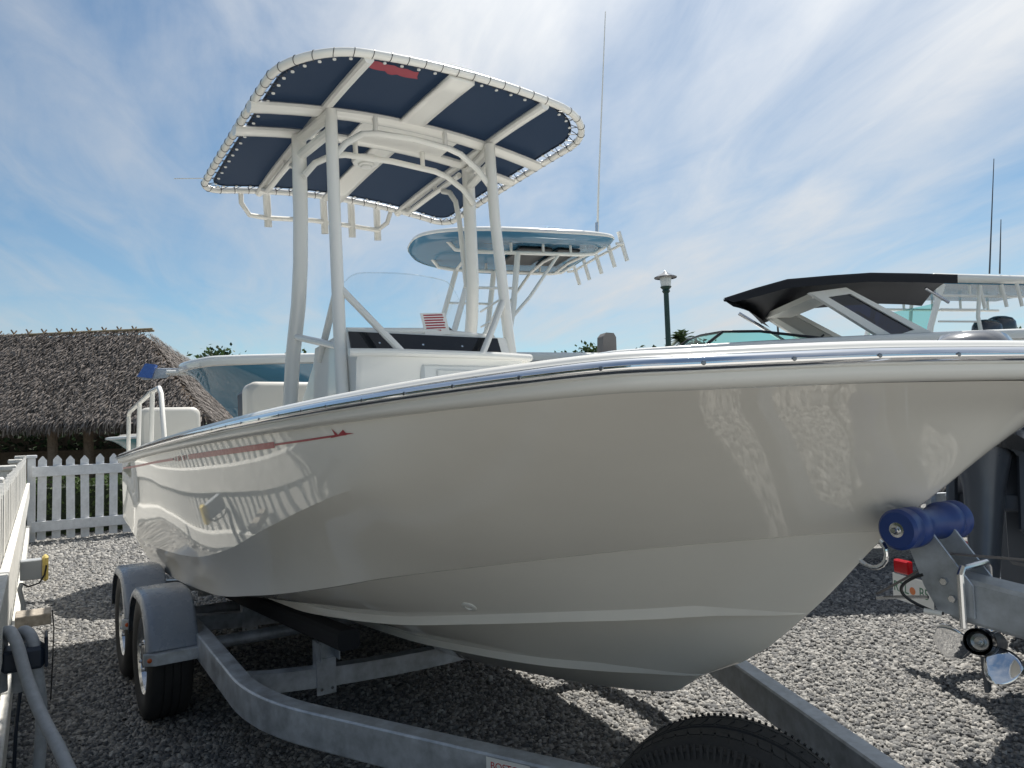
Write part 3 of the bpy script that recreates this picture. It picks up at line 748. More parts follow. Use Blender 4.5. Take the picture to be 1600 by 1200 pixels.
# wheels and fenders
RT = .315
def tyre_profile(r, w_): 
    return [(r*.60,-w_*.42),(r*.68,-w_*.50),(r*.82,-w_*.53),(r*.93,-w_*.50),(r*.985,-w_*.42),(r,-w_*.30),(r,-w_*.21),(r*.975,-w_*.2),(r*.975,-w_*.17),(r,-w_*.16),(r,-w_*.03),(r*.975,-w_*.02),(r*.975,w_*.02),(r,w_*.03),(r,w_*.16),(r*.975,w_*.17),(r*.975,w_*.2),(r,w_*.21),(r,w_*.30),(r*.985,w_*.42),(r*.93,w_*.50),(r*.82,w_*.53),(r*.68,w_*.50),(r*.60,w_*.42)]
def rim(mb, r, side):
    y = side*.075
    mb.lathe([(r*.62,y+side*.012),(r*.60,y+side*.016),(r*.56,y+side*.004),(r*.54,y-side*.03),(r*.30,y-side*.02),(r*.24,y+side*.012),(r*.17,y+side*.018),(.0001,y+side*.018)], axis='Y', n=32)
    for k in range(5):
        a = 2*math.pi*k/5; mb.lathe([(.0001,side*.012),(.008,side*.012),(.009,0)], center=(r*.22*math.cos(a), y+side*.012, r*.22*math.sin(a)), axis='Y', n=6)
def wheel(name, parent, mtx, side, r=RT, w_=.2, blocks=False):
    e = empty(name); e.parent = parent; e.matrix_local = mtx
    MB().lathe(tyre_profile(r, w_), axis='Y', n=72).build('tyre', 'rubber', e, angle=40)
    q = MB(); rim(q, r, side); q.build('rim', 'steel', e)
    if blocks:
        q = MB(); n = 64
        for k in range(n):
            for j, (y0, y1, sk) in enumerate(((-.105,-.062,.55),(-.052,-.012,.35),(.012,.052,-.35),(.062,.105,-.55))):
                a0 = 2*math.pi*(k + (.5 if j % 2 else 0))/n; a1 = a0 + 2*math.pi/n*.84
                V = []
                for rr in (r*.985, r*1.005):
                    for (y, sh) in ((y0, 0), (y1, sk*2*math.pi/n)):
                        rr2 = rr - (.012 if abs(y) > .1 else 0)
                        for a in (a0+sh, a1+sh): V.append((rr2*math.cos(a), y, rr2*math.sin(a)))
                q.add(V, [(0,1,3,2),(4,6,7,5),(0,4,5,1),(2,3,7,6),(0,2,6,4),(1,5,7,3)])
        for k in range(n*2):                       # shoulder ribs
            a = 2*math.pi*k/(n*2); 
            for sd in (-1, 1):
                V = []
                for (rr, y) in ((r*.985, sd*.098), (r*.90, sd*.108), (r*.99, sd*.103), (r*.905, sd*.1125)):
                    for da in (0, .02): V.append((rr*math.cos(a+da), y, rr*math.sin(a+da)))
                q.add(V, [(0,1,3,2),(4,6,7,5),(0,4,5,1),(2,3,7,6),(0,2,6,4),(1,5,7,3)])
        stuff(q.build('tread_blocks', 'rubber', e, smooth=False))
    return e
FPROF = [(-.40,.36),(-.395,.40),(-.37,.47),(-.32,.55),(-.25,.60),(-.17,.632),(0,.640),(.12,.634),(.185,.61),(.245,.55),(.305,.47),(.325,.415),(.33,.405)]
for s in (-1, 1):
    for u in (-.48, -1.32):
        wheel('wheel', trailer, Matrix.Translation((u, s*1.155, RT)), s)
        q = MB(); G = []
        for (du, z) in FPROF:
            k = 1.0; row = []
            for (v, dz) in ((1.035,-.0),(1.05,.004),(1.075,.006),(1.23,.006),(1.255,.002),(1.268,-.012),(1.272,-.04)):
                cxu = du*(1 + dz*0); nz = (z-.30); nl = math.hypot(du, nz); row.append((u + du + du/nl*dz, s*v, z + nz/nl*dz))
            G.append(row)
        q.grid(G); f_ = q.build('fender', 'fender_grey', trailer, angle=50); f_.modifiers.new('thick', 'SOLIDIFY').thickness = .006
        q = MB()
        V = [(.322,1.03),(.375,1.045),(.375,1.24),(.345,1.285),(.322,1.285)]
        q.prism([(u + a, s*b_) for a, b_ in V], .352, .404, axis='z'); q.build('fender_skirt', 'galv', f_)
        q = MB(); q.lathe([(.0001,.006),(.009,.005),(.0115,0)], center=(u + .362, s*1.262, .378), axis='X', n=14); q.build('marker_light', 'amber', f_)
# spare wheel carried on the near side of the tongue
ax = Vector((.47, -.88, 0)).normalized()
sp = wheel('spare_wheel', trailer, frame_mtx((2.60,-.40,.375), Vector((.88,.47,0)), -ax), -1, r=.325, w_=.21, blocks=True)
# winch arm, bow roller, plates
rect_sweep([(2.955,0,1.012),(3.52,0,.945)], .088, .098, .008).build('winch_arm', 'galv', trailer, angle=30)
q = MB(); q.box((3.44,-.045,.45),(3.53,.045,1.0), .006); q.build('winch_post', 'galv', trailer)
RC = (2.893, 0, 1.165)
q = MB(); q.lathe([(.012,-.135),(.040,-.135),(.0465,-.128),(.047,-.100),(.044,-.096),(.044,-.092),(.047,-.088),(.047,-.060),(.041,-.052),(.036,-.03),(.0345,0),(.036,.03),(.041,.052),(.047,.060),(.047,.088),(.044,.092),(.044,.096),(.047,.10),(.0465,.128),(.04,.135),(.012,.135)], center=RC, axis='Y', n=40)
rol = q.build('bow_roller', 'roller_blue', trailer, angle=40)
q = MB(); q.lathe([(.0001,-.150),(.006,-.150),(.007,-.146),(.007,-.141),(.010,-.140),(.0105,-.136),(.017,-.1355),(.018,-.130)], center=RC, axis='Y', n=18); q.build('roller_axle', 'steel', rol)
for s in (-1, 1):
    q = MB(); q.prism([(2.868,1.135),(2.905,1.172),(2.925,1.160),(3.01,1.045),(3.01,.975),(2.935,.975),(2.905,1.03)], s*.047, s*.0535, 'y'); pl_ = q.build('roller_plate', 'galv', trailer, smooth=False)
    for (u, z) in ((2.952,1.048),(2.968,1.012)):
        q = MB(); q.lathe([(.0001,s*.009),(.008,s*.009),(.009,s*.007),(.009,0)], center=(u, s*.0535, z), axis='Y', n=6); q.build('plate_bolt', 'steel', pl_)
q = MB(); P = []
for (v, z) in ((-.066,.955),(-.066,1.07),(-.055,1.082),(.055,1.082),(.066,1.07),(.066,.955)): P.append((2.992, v, z))
q.tube(P, .0075, 10); q.build('u_bolt', 'steel', trailer)
q = MB(); q.tube([(2.77,-.015,.985),(2.95,-.02,1.105),(3.3,-.02,1.118),(3.48,-.02,1.125)], .012, 6, sy=.25); q.build('winch_strap', 'seat_grey', trailer)
q = MB(); q.tube([(2.915 - .042*math.sin(math.pi*k/12)**.8, -.075 - .02*math.sin(math.pi*k/12), 1.060 - .075*k/12) for k in range(13)] + [(2.94,-.085,.983),(2.96,-.085,.982)], .0036, 8); q.build('safety_cable', 'black', trailer)
q = MB(); q.tube([(2.925,-.10,.985),(2.958,-.088,.982)], .0062, 8); q.build('cable_ferrule', 'vinyl_white', trailer)
q = MB(); q.tube([(2.76,-.005,.97),(2.82,-.02,.985),(2.9,-.03,1.0)], .004, 6); q.build('safety_chain', 'steel', trailer)
# builder's sticker on the near beam
bd = Vector((.901, .433, 0)).normalized(); bn = Vector((bd.y, -bd.x, 0))
sp0 = Vector((1.93, -.562, .405)) + bn*.0372
q = MB(); q.box((-.075,-.045,-.0004),(.075,.045,.0006)); st = q.build('sticker', 'plate_white', trailer, smooth=False); st.matrix_local = frame_mtx(sp0, bd, Vector((0,0,1)))
text('sticker_lettering', 'BOSTON', .030, 'red_paint', st, Matrix.Translation((0,.022,.0009)), .0002); text('sticker_lettering', 'WHALER', .030, 'red_paint', st, Matrix.Translation((0,-.014,.0009)), .0002)

# ------------------------------------------------------------------ fences
def picket_fence(name, A, B, label, n_side, spacing=.182, rail=(.93,1.08), low=(.16,.30), top=1.22, wp=.108, paint='fence_paint', railt=.038):
    A, B = Vector(A), Vector(B); d = (B-A); Ln = d.length; d.normalize(); nrm = Vector((-d.y, d.x, 0)) * n_side
    e = empty(name, mtx=basis(A, d, nrm, UPV)); tag(e, label, 'fence')
    q = MB(); q.prism([(-wp/2,.03),(wp/2,.03),(wp/2,top-.06),(wp*.06,top),(-wp*.06,top),(-wp/2,top-.06)], -.022, 0, 'y'); me = q.mesh('picket', False); me.materials.append(MATS[paint])
    for k in range(int(Ln/spacing)):
        o = link('picket', me, None, e); o.location = (.12 + k*spacing, -.001 + rng.uniform(-.002,.002), rng.uniform(-.012,.012)); o.rotation_euler = (0, rng.uniform(-.012,.012), 0)
    nseg = max(1, int(Ln/2.4)); sg_ = Ln/nseg
    for k in range(nseg):
        for (z0, z1) in (rail, low):
            q = MB(); q.box((k*sg_+.003, .003, z0+rng.uniform(-.006,.006)), ((k+1)*sg_-.003, .003+railt, z1), .004); q.build('rail', paint, e)
    for k in range(nseg+1):
        q = MB(); q.box((k*sg_-.05, -.125, 0), (k*sg_+.05, -.026, top-.02), .005); q.box((k*sg_-.068, -.143, top-.02), (k*sg_+.068, -.008, top+.025), .008); q.build('post', paint, e)
    return e
C0 = Vector((-6.93, 10.58, 0))
nearp = at(0, 885, 1); k_ = (nearp.z - CAM_H); Yn = (.86 - CAM_H)/k_; Wn = at(0, 885, Yn)
dirn = (Vector((Wn.x, Wn.y, 0)) - C0); dirn.normalize()
Cend = C0 + dirn * 10.4
picket_fence('side_fence', C0 + dirn*.05, Cend, 'white picket fence running beside the trailer at the left edge', 1, rail=(.64,.86), low=(.12,.26), paint='fence_paint_worn')
picket_fence('back_fence', C0 + PORT*.06 - Vector((0,0,0)), C0 + PORT*.06 + PORT*9.0, 'white picket fence across the back, behind the stern of the grey boat', -1)
def fence_pt(Y, off=0):                  # point on the side fence line at depth Y
    t_ = (Y - C0.y)/dirn.y; p = C0 + dirn*t_; n_ = Vector((-dirn.y, dirn.x, 0)); return p + n_*off
FN = Vector((-dirn.y, dirn.x, 0))        # towards the boat
# fittings on the side fence
e = empty('outlet_box', mtx=basis(fence_pt(5.0, .045), FN, -dirn, UPV)); tag(e, 'grey electrical outlet box with yellow end cap on the side fence', 'outlet box')
q = MB(); q.box((0,-.05,.51),(.125,.05,.64), .006); q.build('box_body', 'box_grey', e)
q = MB(); q.box((.126,-.056,.49),(.162,.056,.66), .014); q.build('yellow_cap', 'yellow', e)
q = MB(); q.tube([(.01,-.075,.50),(.05,-.09,.475),(.11,-.085,.49),(.14,-.07,.54),(.15,-.065,.60)], .006, 8); q.build('lead', 'black', e)
q = MB(); q.tube([(.012,-.075,.50),(.0,-.07,.46),(.02,-.07,.36),(.035,-.07,.0)], .014, 8); q.build('conduit', 'box_grey', e)
e = empty('timber_stub', mtx=basis(fence_pt(4.05, .045), FN, -dirn, UPV)); tag(e, 'short weathered timber stub sticking out below the grey outlet box', 'timber')
q = MB(); q.box((0,-.11,.445),(.165,.07,.505), .004); q.build('timber', 'wood_grey', e)
q = MB(); q.tube([(.17,.0,.50),(.178,.0,.40),(.172,.0,.2),(.165,.02,0.01)], .009, 6, sy=.4); q.build('black_strap', 'black', e)
e = empty('cable_hook', mtx=basis(fence_pt(2.78, .045), FN, -dirn, UPV)); tag(e, 'dark plastic hook on the side fence with grey cable hung over it', 'hook')
q = MB(); q.box((-.01,-.06,.585),(.125,.06,.665), .012); q.build('hook_arm', 'hook_navy', e); q = MB(); q.box((.125,-.06,.585),(.137,.06,.70), .005); q.build('hook_lip', 'hook_navy', e)
e = empty('shore_cable', at(40,1195,2.7)*1.0); e.location.z = 0; tag(e, 'thick grey shore power cable looped over the dark fence hook', 'cable')
def cab(name, L_, r, m, Y):
    pts = [at(x, y, Yq) for x, y, Yq in L_]; P = []
    for i in range(len(pts)-1):
        p0 = pts[max(0,i-1)]; p1 = pts[i]; p2 = pts[i+1]; p3 = pts[min(len(pts)-1,i+2)]
        for k in range(5):
            t_ = k/5; P.append(.5*((2*p1)+(p2-p0)*t_+(2*p0-5*p1+4*p2-p3)*t_*t_+(3*p1-p0-3*p2+p3)*t_**3))
    P.append(pts[-1]); P = [p - e.location for p in P]
    return MB().tube(P, r, 12).build(name, m, e)
cab('cable_loop', [(2,1080,2.86),(2,1005,2.84),(13,986,2.80),(26,1005,2.76),(42,1060,2.72),(66,1120,2.62),(90,1165,2.52),(118,1225,2.42),(150,1290,2.35)], .021, 'cable_grey', 2.7)
cab('cable_loop', [(28,1080,2.90),(29,1005,2.89),(38,986,2.86),(52,1003,2.84),(60,1060,2.84),(65,1120,2.86),(63,1170,2.86),(58,1230,2.84),(50,1330,2.80)], .021, 'cable_grey', 2.8)
q_ = cab('thin_hose', [(29,985,3.05),(33,1060,3.05),(25,1140,3.04),(21,1230,3.03)], .007, 'hook_navy', 3)

# ------------------------------------------------------------------ leaf masses
def leaf_mass(n, fn, size, seed, name, m, aspect=.5):
    rs = np.random.RandomState(seed); P = fn(rs, n); n = len(P)
    a = rs.normal(size=(n,3)); a /= np.linalg.norm(a,axis=1)[:,None]; b_ = np.cross(a, rs.normal(size=(n,3))); b_ /= np.linalg.norm(b_,axis=1)[:,None]
    s = size*(.6+.8*rs.rand(n))[:,None]; V = np.stack([P-a*s, P-b_*s*aspect, P+a*s, P+b_*s*aspect],1).reshape(-1,3); F = np.arange(4*n).reshape(-1,4)
    me = bpy.data.meshes.new(name); me.from_pydata(V.tolist(), [], F.tolist()); me.update(); me.materials.append(MATS[m]); return me
def box_mass(lo, hi, bumps=.12):
    def f(rs, n):
        P = rs.rand(n,3); side = rs.rand(n) < .7; k = rs.randint(0,4,n)
        P[side & (k==0),1] *= .1; P[side & (k==1),2] = 1-P[side & (k==1),2]*.1; P[side & (k==2),1] = 1 - P[side & (k==2),1]*.1
        P = np.array(lo)+P*(np.array(hi)-np.array(lo)); P[:,2] += bumps*np.sin(P[:,0]*2.3+1)*np.sin(P[:,0]*5.1+P[:,1])*(P[:,2]/hi[2]); return P
    return f
# hedge behind the back fence
hd = empty('garden_hedge', mtx=basis(C0 + PORT*.1 - FWD*.55, PORT, -FWD, UPV)); tag(hd, 'low green hedge growing behind the back picket fence', 'hedge')
link('foliage', leaf_mass(16000, box_mass((-1.5,0,.02),(8,.7,.86)), .035, 3, 'hedge_leaves', 'hedge_leaf'), None, hd)
q = MB()
for k in range(19): q.tube([(-1.2+k*.5,.35,0),(-1.2+k*.5+.05,.38,.6)], [.02,.008], 6)
q.build('stems', 'bark', hd)
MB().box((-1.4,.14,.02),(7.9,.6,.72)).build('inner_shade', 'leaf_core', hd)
# dark hedge beyond the hut
hd = empty('tall_hedge', (-17,27.5,0)); tag(hd, 'tall dark hedge standing behind the thatched hut', 'hedge')
link('foliage', leaf_mass(15000, box_mass((-12,0,.02),(16,1.6,2.6),.2), .11, 4, 'tall_hedge_leaves', 'dark_leaf'), None, hd)
q = MB()
for k in range(24): q.tube([(-11+k*1.1,.8,0),(-11+k*1.1,.85,2.0)], [.06,.02], 6)
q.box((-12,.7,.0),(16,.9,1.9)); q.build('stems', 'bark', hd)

# hedge on the other side of the side fence (mirrored in the hull)
hd = empty('boundary_hedge', mtx=basis(C0 + dirn*1.5 - FN*3.2, dirn, FN, UPV)); tag(hd, 'dense green hedge beyond the white fence at the left, mirrored in the hull', 'hedge')
link('foliage', leaf_mass(16000, box_mass((0,-1,.02),(13.5,0,2.5),.15), .06, 9, 'boundary_hedge_leaves', 'dark_leaf'), None, hd)
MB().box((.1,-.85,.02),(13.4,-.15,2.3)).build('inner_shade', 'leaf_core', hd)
# ------------------------------------------------------------------ thatched hut
hut = empty('thatched_hut', (-13.5, 22, 0)); tag(hut, 'open hut with a grey thatched palm roof and bamboo ridge', 'hut')
def hp(x, y, z): return (x + 13.5, y - 22, z)
ex0, ex1, ey0, ey1, ez = -24.5, -8.55, 20.6, 27.4, 1.95
rx0, rx1, ry, rz_ = -21.0, -11.95, 24.0, 4.93
q = MB(); q.add([hp(ex0,ey0,ez),hp(ex1,ey0,ez),hp(ex1,ey1,ez),hp(ex0,ey1,ez),hp(rx0,ry,rz_-.12),hp(rx1,ry,rz_-.12)], [(0,1,5,4),(1,2,5),(2,3,4,5),(3,0,4),(0,3,2,1)]); q.build('roof_core', 'wood_post', hut, smooth=False)
def thatch():
    rs = np.random.RandomState(11); V = []; F = []
    def strip(p, dn, nr, ln, wd):
        ac = dn.cross(nr).normalized(); k = len(V); j = rs.uniform(-.4,.4)
        d = (dn + ac*j + nr*rs.uniform(.02,.16)).normalized(); mid = p + d*ln*.55 + nr*.02; end = p + d*ln - nr*rs.uniform(-.03,.05) - UPV*rs.uniform(0,.08)
        V.extend([tuple(p-ac*wd/2), tuple(p+ac*wd/2), tuple(mid+ac*wd*.42), tuple(mid-ac*wd*.42), tuple(end+ac*wd*.12), tuple(end-ac*wd*.12)]); F.extend([(k,k+1,k+2,k+3),(k+3,k+2,k+4,k+5)])
    def face(corners_lo, corners_hi, rows, per_m):
        a, b_ = map(Vector, corners_lo); c, d = map(Vector, corners_hi)
        nr = (b_-a).cross((c+d)/2-a).normalized(); nr = nr if nr.z > 0 else -nr
        for r in range(rows):
            f = (r + .2)/rows; l, h = a.lerp(c, f), b_.lerp(d, f); n = int((h-l).length*per_m)
            dn = Vector((0,0,-1)); dn = (dn - nr*dn.dot(nr)).normalized()
            for k in range(n):
                p = l.lerp(h, rs.rand()) + nr*rs.uniform(0,.09) + dn*rs.uniform(-.14,.14); strip(p, dn, nr, rs.uniform(.16,.36), rs.uniform(.018,.05))
    A,B,Cc,D,E_,F_ = [Vector(hp(*x)) for x in ((ex0,ey0,ez),(ex1,ey0,ez),(ex1,ey1,ez),(ex0,ey1,ez),(rx0,ry,rz_),(rx1,ry,rz_))]
    face((A,B),(E_,F_),44,60); face((B,Cc),(F_,F_),38,50); face((Cc,D),(F_,E_),8,10); face((D,A),(E_,E_),8,10)
    # hanging fringe
    for k in range(2300):
        p = A.lerp(B, rs.rand()) + Vector((0,rs.uniform(-.05,.2),rs.uniform(0,.12))); strip(p, Vector((0,-.12,-1)).normalized(), Vector((0,-1,.1)), rs.uniform(.2,.38), rs.uniform(.03,.07))
    for k in range(700):
        p = B.lerp(Cc, rs.rand()); strip(p, Vector((.12,0,-1)).normalized(), Vector((1,0,.1)), rs.uniform(.2,.38), rs.uniform(.03,.07))
    me = bpy.data.meshes.new('thatch'); me.from_pydata(V, [], F); me.update(); o = link('thatch', me, 'thatch', hut); stuff(o)
thatch()
q = MB(); q.tube([hp(rx0-.2,ry-.1,rz_+.06), hp((rx0+rx1)/2,ry-.1,rz_-.02), hp(rx1+.35,ry-.1,rz_+.05)], .035, 8); rp = q.build('ridge_pole', 'bamboo', hut)
q = MB(); q.tube([hp(rx0-.2,ry+.12,rz_+.03), hp((rx0+rx1)/2,ry+.12,rz_-.04), hp(rx1+.3,ry+.12,rz_+.02)], .035, 8); q.build('ridge_pole', 'bamboo', hut)
for k in range(20):
    x = rx1 - .3 - k*.49; q = MB(); q.tube([hp(x-.02,ry-.30,rz_-.28), hp(x+.02,ry+.12,rz_+.16)], .024, 6); q.tube([hp(x+.06,ry+.3,rz_-.28), hp(x,ry-.12,rz_+.16)], .024, 6); q.build('ridge_peg', 'wood_post', hut)
for x, y in ((-13.35,21.5),(-12.6,22.0),(-16.5,21.5),(-20,21.5),(-9.6,21.6),(-9.6,26.4),(-13.4,26.4),(-20,26.4)):
    q = MB(); q.tube([hp(x,y,0),hp(x+.03,y,1.0),hp(x,y,2.3)], [.15,.135,.13], 10); q.build('post', 'wood_post', hut)
q = MB(); q.box(hp(-22,21.4,1.80), hp(-9.4,21.6,1.95)); q.build('eave_beam', 'wood_post', hut)
# low counter inside
q = MB(); q.box(hp(-19,25.2,0), hp(-10.5,25.9,1.05)); q.box(hp(-19.2,25.0,1.05), hp(-10.3,26.0,1.12)); q.build('counter', 'wood_post', hut)
# ------------------------------------------------------------------ other boats in the yard
def outboard(parent, mtx, cowl='motor_dark', leg='motor_dark', tall=1.0):
    e = empty('outboard_motor'); e.parent = parent; e.matrix_local = mtx   # local: x forward (towards boat), z up, origin at propeller hub
    q = MB(); G = []
    for (z, lx, wx, cxx) in ((.86,.16,.13,.10),(.90,.26,.185,.08),(1.02,.30,.20,.07),(1.18,.305,.20,.06),(1.30,.29,.185,.05),(1.38,.235,.15,.06),(1.42,.13,.08,.08),(1.425,.01,.01,.08)):
        G.append([(cxx + lx*math.copysign(abs(math.cos(a))**.6, math.cos(a)), wx*math.copysign(abs(math.sin(a))**.6, math.sin(a)), z*tall) for a in [2*math.pi*k/24 for k in range(24)]])
    q.grid(G, closed_j=True); q.build('cowling', cowl, e, angle=45)
    q = MB(); G = []
    for (z, lx, wx, cxx) in ((.87,.17,.11,.12),(.70,.13,.08,.14),(.50,.12,.065,.13),(.30,.125,.05,.12),(.20,.15,.04,.12)):
        G.append([(cxx + lx*math.copysign(abs(math.cos(a))**.7, math.cos(a)), wx*math.copysign(abs(math.sin(a))**.7, math.sin(a)), z*tall) for a in [2*math.pi*k/20 for k in range(20)]])
    q.grid(G, closed_j=True); q.build('midsection', leg, e, angle=45)
    q = MB(); q.box((.20,-.17,.50),(.34,-.12,1.0),.012); q.box((.20,.12,.50),(.34,.17,1.0),.012); q.box((.24,-.13,.60),(.30,.13,.68),.01); q.box((.24,-.13,.84),(.30,.13,.90),.01); br = q.build('mount_bracket', leg, e)
    q = MB()
    for s in (-1,1):
        for z in (.56,.66,.78,.92): q.lathe([(.0001,s*.012),(.013,s*.012),(.015,0)], center=(.27,s*.17,z), axis='Y', n=8)
    q.build('bracket_bolts', 'steel', br)
    q = MB(); q.box((-.10,-.11,.195),(.30,.11,.212),.005); q.build('cavitation_plate', leg, e)
    q = MB(); q.lathe([(.0001,.44),(.02,.42),(.045,.36),(.058,.25),(.06,.10),(.055,.03)], axis='X', n=20); q.prism([(.02,-.06),(.20,-.06),(.16,-.20),(.10,-.21)], -.008, .008, 'y'); q.box((.05,-.035,.0),(.27,.035,.2),.02); q.build('gearcase', leg, e)
    prop = empty('propeller'); prop.parent = e
    q = MB(); q.lathe([(.056,.10),(.054,.02),(.052,-.05),(.055,-.075)], axis='X', n=24); q.lathe([(.042,-.07),(.042,-.03),(.02,-.03)], axis='X', n=20); q.build('hub', 'motor_dark', prop)
    q = MB(); q.lathe([(.0001,-.07),(.012,-.068),(.014,-.05),(.018,-.05),(.02,-.03),(.034,-.032),(.036,-.02)], axis='X', n=16); q.build('hub_nut', 'steel', prop)
    for k in range(3):
        a0 = 2*math.pi*k/3 - .30; q = MB(); G = []
        for i in range(9):
            f = i/8; r = .05 + .135*f; half = (.62*math.sin(math.pi*min(1,.30+.55*f))**.8)*(1 if f < .8 else math.sqrt(max(0.02,1-((f-.8)/.2)**2)))
            G.append([(-.5*(an)*.11 - .02*f + .02, r*math.cos(a0+an+.2*f), r*math.sin(a0+an+.2*f)) for an in np.linspace(-half, half, 9)])
        q.grid(G); b_ = q.build('blade', 'chrome', prop, angle=70); b_.modifiers.new('thick','SOLIDIFY').thickness = .006
    return e
def boat_trailer_simple(name, mtx, label, L_=6.5, W_=1.05, bz=.60):
    e = empty(name, mtx=mtx); tag(e, label, 'boat trailer')
    for s in (-1,1):
        q = MB(); q.box((-L_*.42, s*W_-.04, .36),(L_*.18, s*W_+.04, .48)); q.build('side_beam', 'galv', e, smooth=False)
        rect_sweep([(L_*.18, s*W_, .42),(L_*.52, s*.04, .42)], .08, .12).build('side_beam', 'galv', e)
        q = MB(); q.box((-L_*.42, s*.55-.05,bz-.08),(L_*.2, s*.55+.05,bz)); q.build('bunk', 'carpet', e, smooth=False)
        for u in (-L_*.17, -L_*.17-.86): wheel('wheel', e, Matrix.Translation((u, s*(W_+.16), RT)), s)
    for u in (-L_*.40, -L_*.1, L_*.17):
        q = MB(); q.box((u-.04,-W_,.37),(u+.04,W_,.46)); q.box((u-.03,-.6,.46),(u+.03,-.5,bz-.08)); q.box((u-.03,.5,.46),(u+.03,.6,bz-.08)); q.build('crossmember', 'galv', e, smooth=False)
    return e
def hull_copy(parent, scale, off, m, railm='gel_white', shear=0):
    q = MB(); hull_mesh(q, scale, off); h = q.build('hull', m, parent); weld(h, angle=14)
    q = MB()
    for sd in (-1,1): sweep_profile(q, [(-.028,-.058),(.006,-.05),(.012,-.02),(.010,.0),(.0,.018),(-.05,.03),(-.30,.038)], sd, scale, off)
    r_ = q.build('gunwale', railm, h); weld(r_, angle=50)
    q = MB(); G = []
    for i in list(range(0, NS, 5)) + [NS-1]:
        u = SH[i,0]-SHN[i,0]*.29; v = max(0, SH[i,1]-SHN[i,1]*.29); G.append([(u*scale[0]+off[0], v*f*scale[1], (SH[i,2]+.045)*scale[2]+off[2] + .04*(1-f*f) - (.0 if SH[i,0] > 0 else .35)) for f in np.linspace(-1,1,7)])
    q.grid(G); q.build('deck', 'gel_white', h)
    if shear:
        for o in (h, *h.children):
            for vv in o.data.vertices: vv.co.z += shear*vv.co.x
    return h
def heading(o, d, z=0):
    d = Vector((d[0], d[1], 0)).normalized(); return basis(Vector(o), d, Vector((-d.y, d.x, 0)), UPV)

# ---- blue centre console, bow to the left
def side_of(M):                            # where a view ray meets the plane y = yl of a boat's frame: (x, z)
    mi = M.inverted(); o = mi @ Vector((0,0,CAM_H)); r3 = mi.to_3x3()
    def f(px, py, yl):
        d = r3 @ (at(px,py,1) - Vector((0,0,CAM_H))); t_ = (yl - o.y)/d.y; q_ = o + d*t_; return q_.x, q_.z
    return f
HB = Vector((-.955,-.296,0)).normalized()
BOWP = Vector((-3.62, 8.05, 0))
BB = empty('blue_centre_console', mtx=heading(BOWP - HB*3.1, (HB.x, HB.y))); tag(BB, 'blue centre console boat with a blue hard top, its bow pointing left', 'boat')
hull_copy(BB, (.94,.86,1.22), (0,0,.50), 'blue_hull', shear=.016)
boat_trailer_simple('boat_trailer', BB.matrix_world.copy(), 'trailer under the blue centre console boat', 5.6, .95, .98)
bs = side_of(BB.matrix_world)
hts = empty('hard_top'); hts.parent = BB
xf, _ = bs(640,395,0); xa, zt0 = bs(968,402,.75); zt0 = 3.60; xm = xa + 1.0; WH = 1.05
def ring(sx, sy, z):
    P = []
    for k in range(56):
        a = 2*math.pi*k/56; ca, sa = math.cos(a), math.sin(a)
        if ca > 0: x = xm + (xf-xm)*abs(ca)**.85; y = WH*math.copysign(abs(sa)**.75, sa)
        else: x = xm - (xm-xa)*abs(ca)**.45; y = WH*math.copysign(abs(sa)**.45, sa)
        cxx = (xf+xa)/2; P.append((cxx + (x-cxx)*sx, y*sy, z + .07*(1-(y*sy/WH)**2)))
    return P
q = MB(); q.grid([ring(.0,.0,zt0-.06), ring(.5,.5,zt0-.06), ring(.90,.90,zt0-.075), ring(.965,.965,zt0-.055), ring(.992,.992,zt0-.01)], closed_j=True); q.build('top_underside', 'blue_top', hts, angle=60)
q = MB(); q.grid([ring(.992,.992,zt0-.01), ring(.998,.998,zt0-.004), ring(1.0,1.0,zt0+.008), ring(.99,.985,zt0+.035), ring(.9,.9,zt0+.06), ring(.4,.4,zt0+.08), ring(0,0,zt0+.08)], closed_j=True); q.build('top_shell', 'gel_white', hts, angle=60)
def bbar(name, P, r=.022, m='powder_white', par=hts): return MB().tube(P, r, 10).build(name, m, par)
zu = zt0 - .12
ft, _ = bs(728,432,0); fb, _ = bs(682,520,0); rt_, _ = bs(790,432,0); rb, _ = bs(768,520,0); kt, _ = bs(850,425,0)
for s in (-1,1):
    bbar('front_leg', [(ft,s*.5,zu),(ft*.5+fb*.5,s*.53,2.85),(fb,s*.56,2.25),(fb,s*.56,1.85)], .034)
    bbar('rear_leg', [(rt_,s*.52,zu),(rt_*.6+rb*.4,s*.55,2.85),(rb,s*.57,2.25),(rb,s*.57,1.85)], .036)
    bbar('brace', [(kt,s*.54,zu),(rt_-.12,s*.55,2.95),(rb,s*.56,2.6)], .02)
    bbar('cross_tie', [((ft*.65+fb*.35),s*.52,3.05),(rt_*.7+rb*.3,s*.55,3.05)], .016)
    bbar('under_rail', [(xf-.35,s*.46,zt0+.02),(xf-.45,s*.48,zu+.02),(xf-.65,s*.5,zu),(xa+.42,s*.56,zu),(xa+.25,s*.55,zu+.02),(xa+.08,s*.52,zt0)], .024)
    for u in (xa+.55,xa+.9,xa+1.3): bbar('rail_stub', [(u,s*.56,zu),(u,s*.56,zt0+.01)], .017)
for z in (2.75,2.95): bbar('ladder_rung', [(rb-.02,-.56,z),(rb-.02,.56,z)], .014)
for u in (ft,kt,xa+.35): bbar('under_rail', [(u,-.55,zu),(u,0,zu+.03),(u,.55,zu)], .02)
for x0,x1 in ((xa+1.15,xa+.72),(xa+.66,xa+.36)):
    q = MB(); q.box((x1,-.42,zt0-.05),(x0,.42,zt0-.015),.012); q.build('life_jacket_bag', 'black', hts)
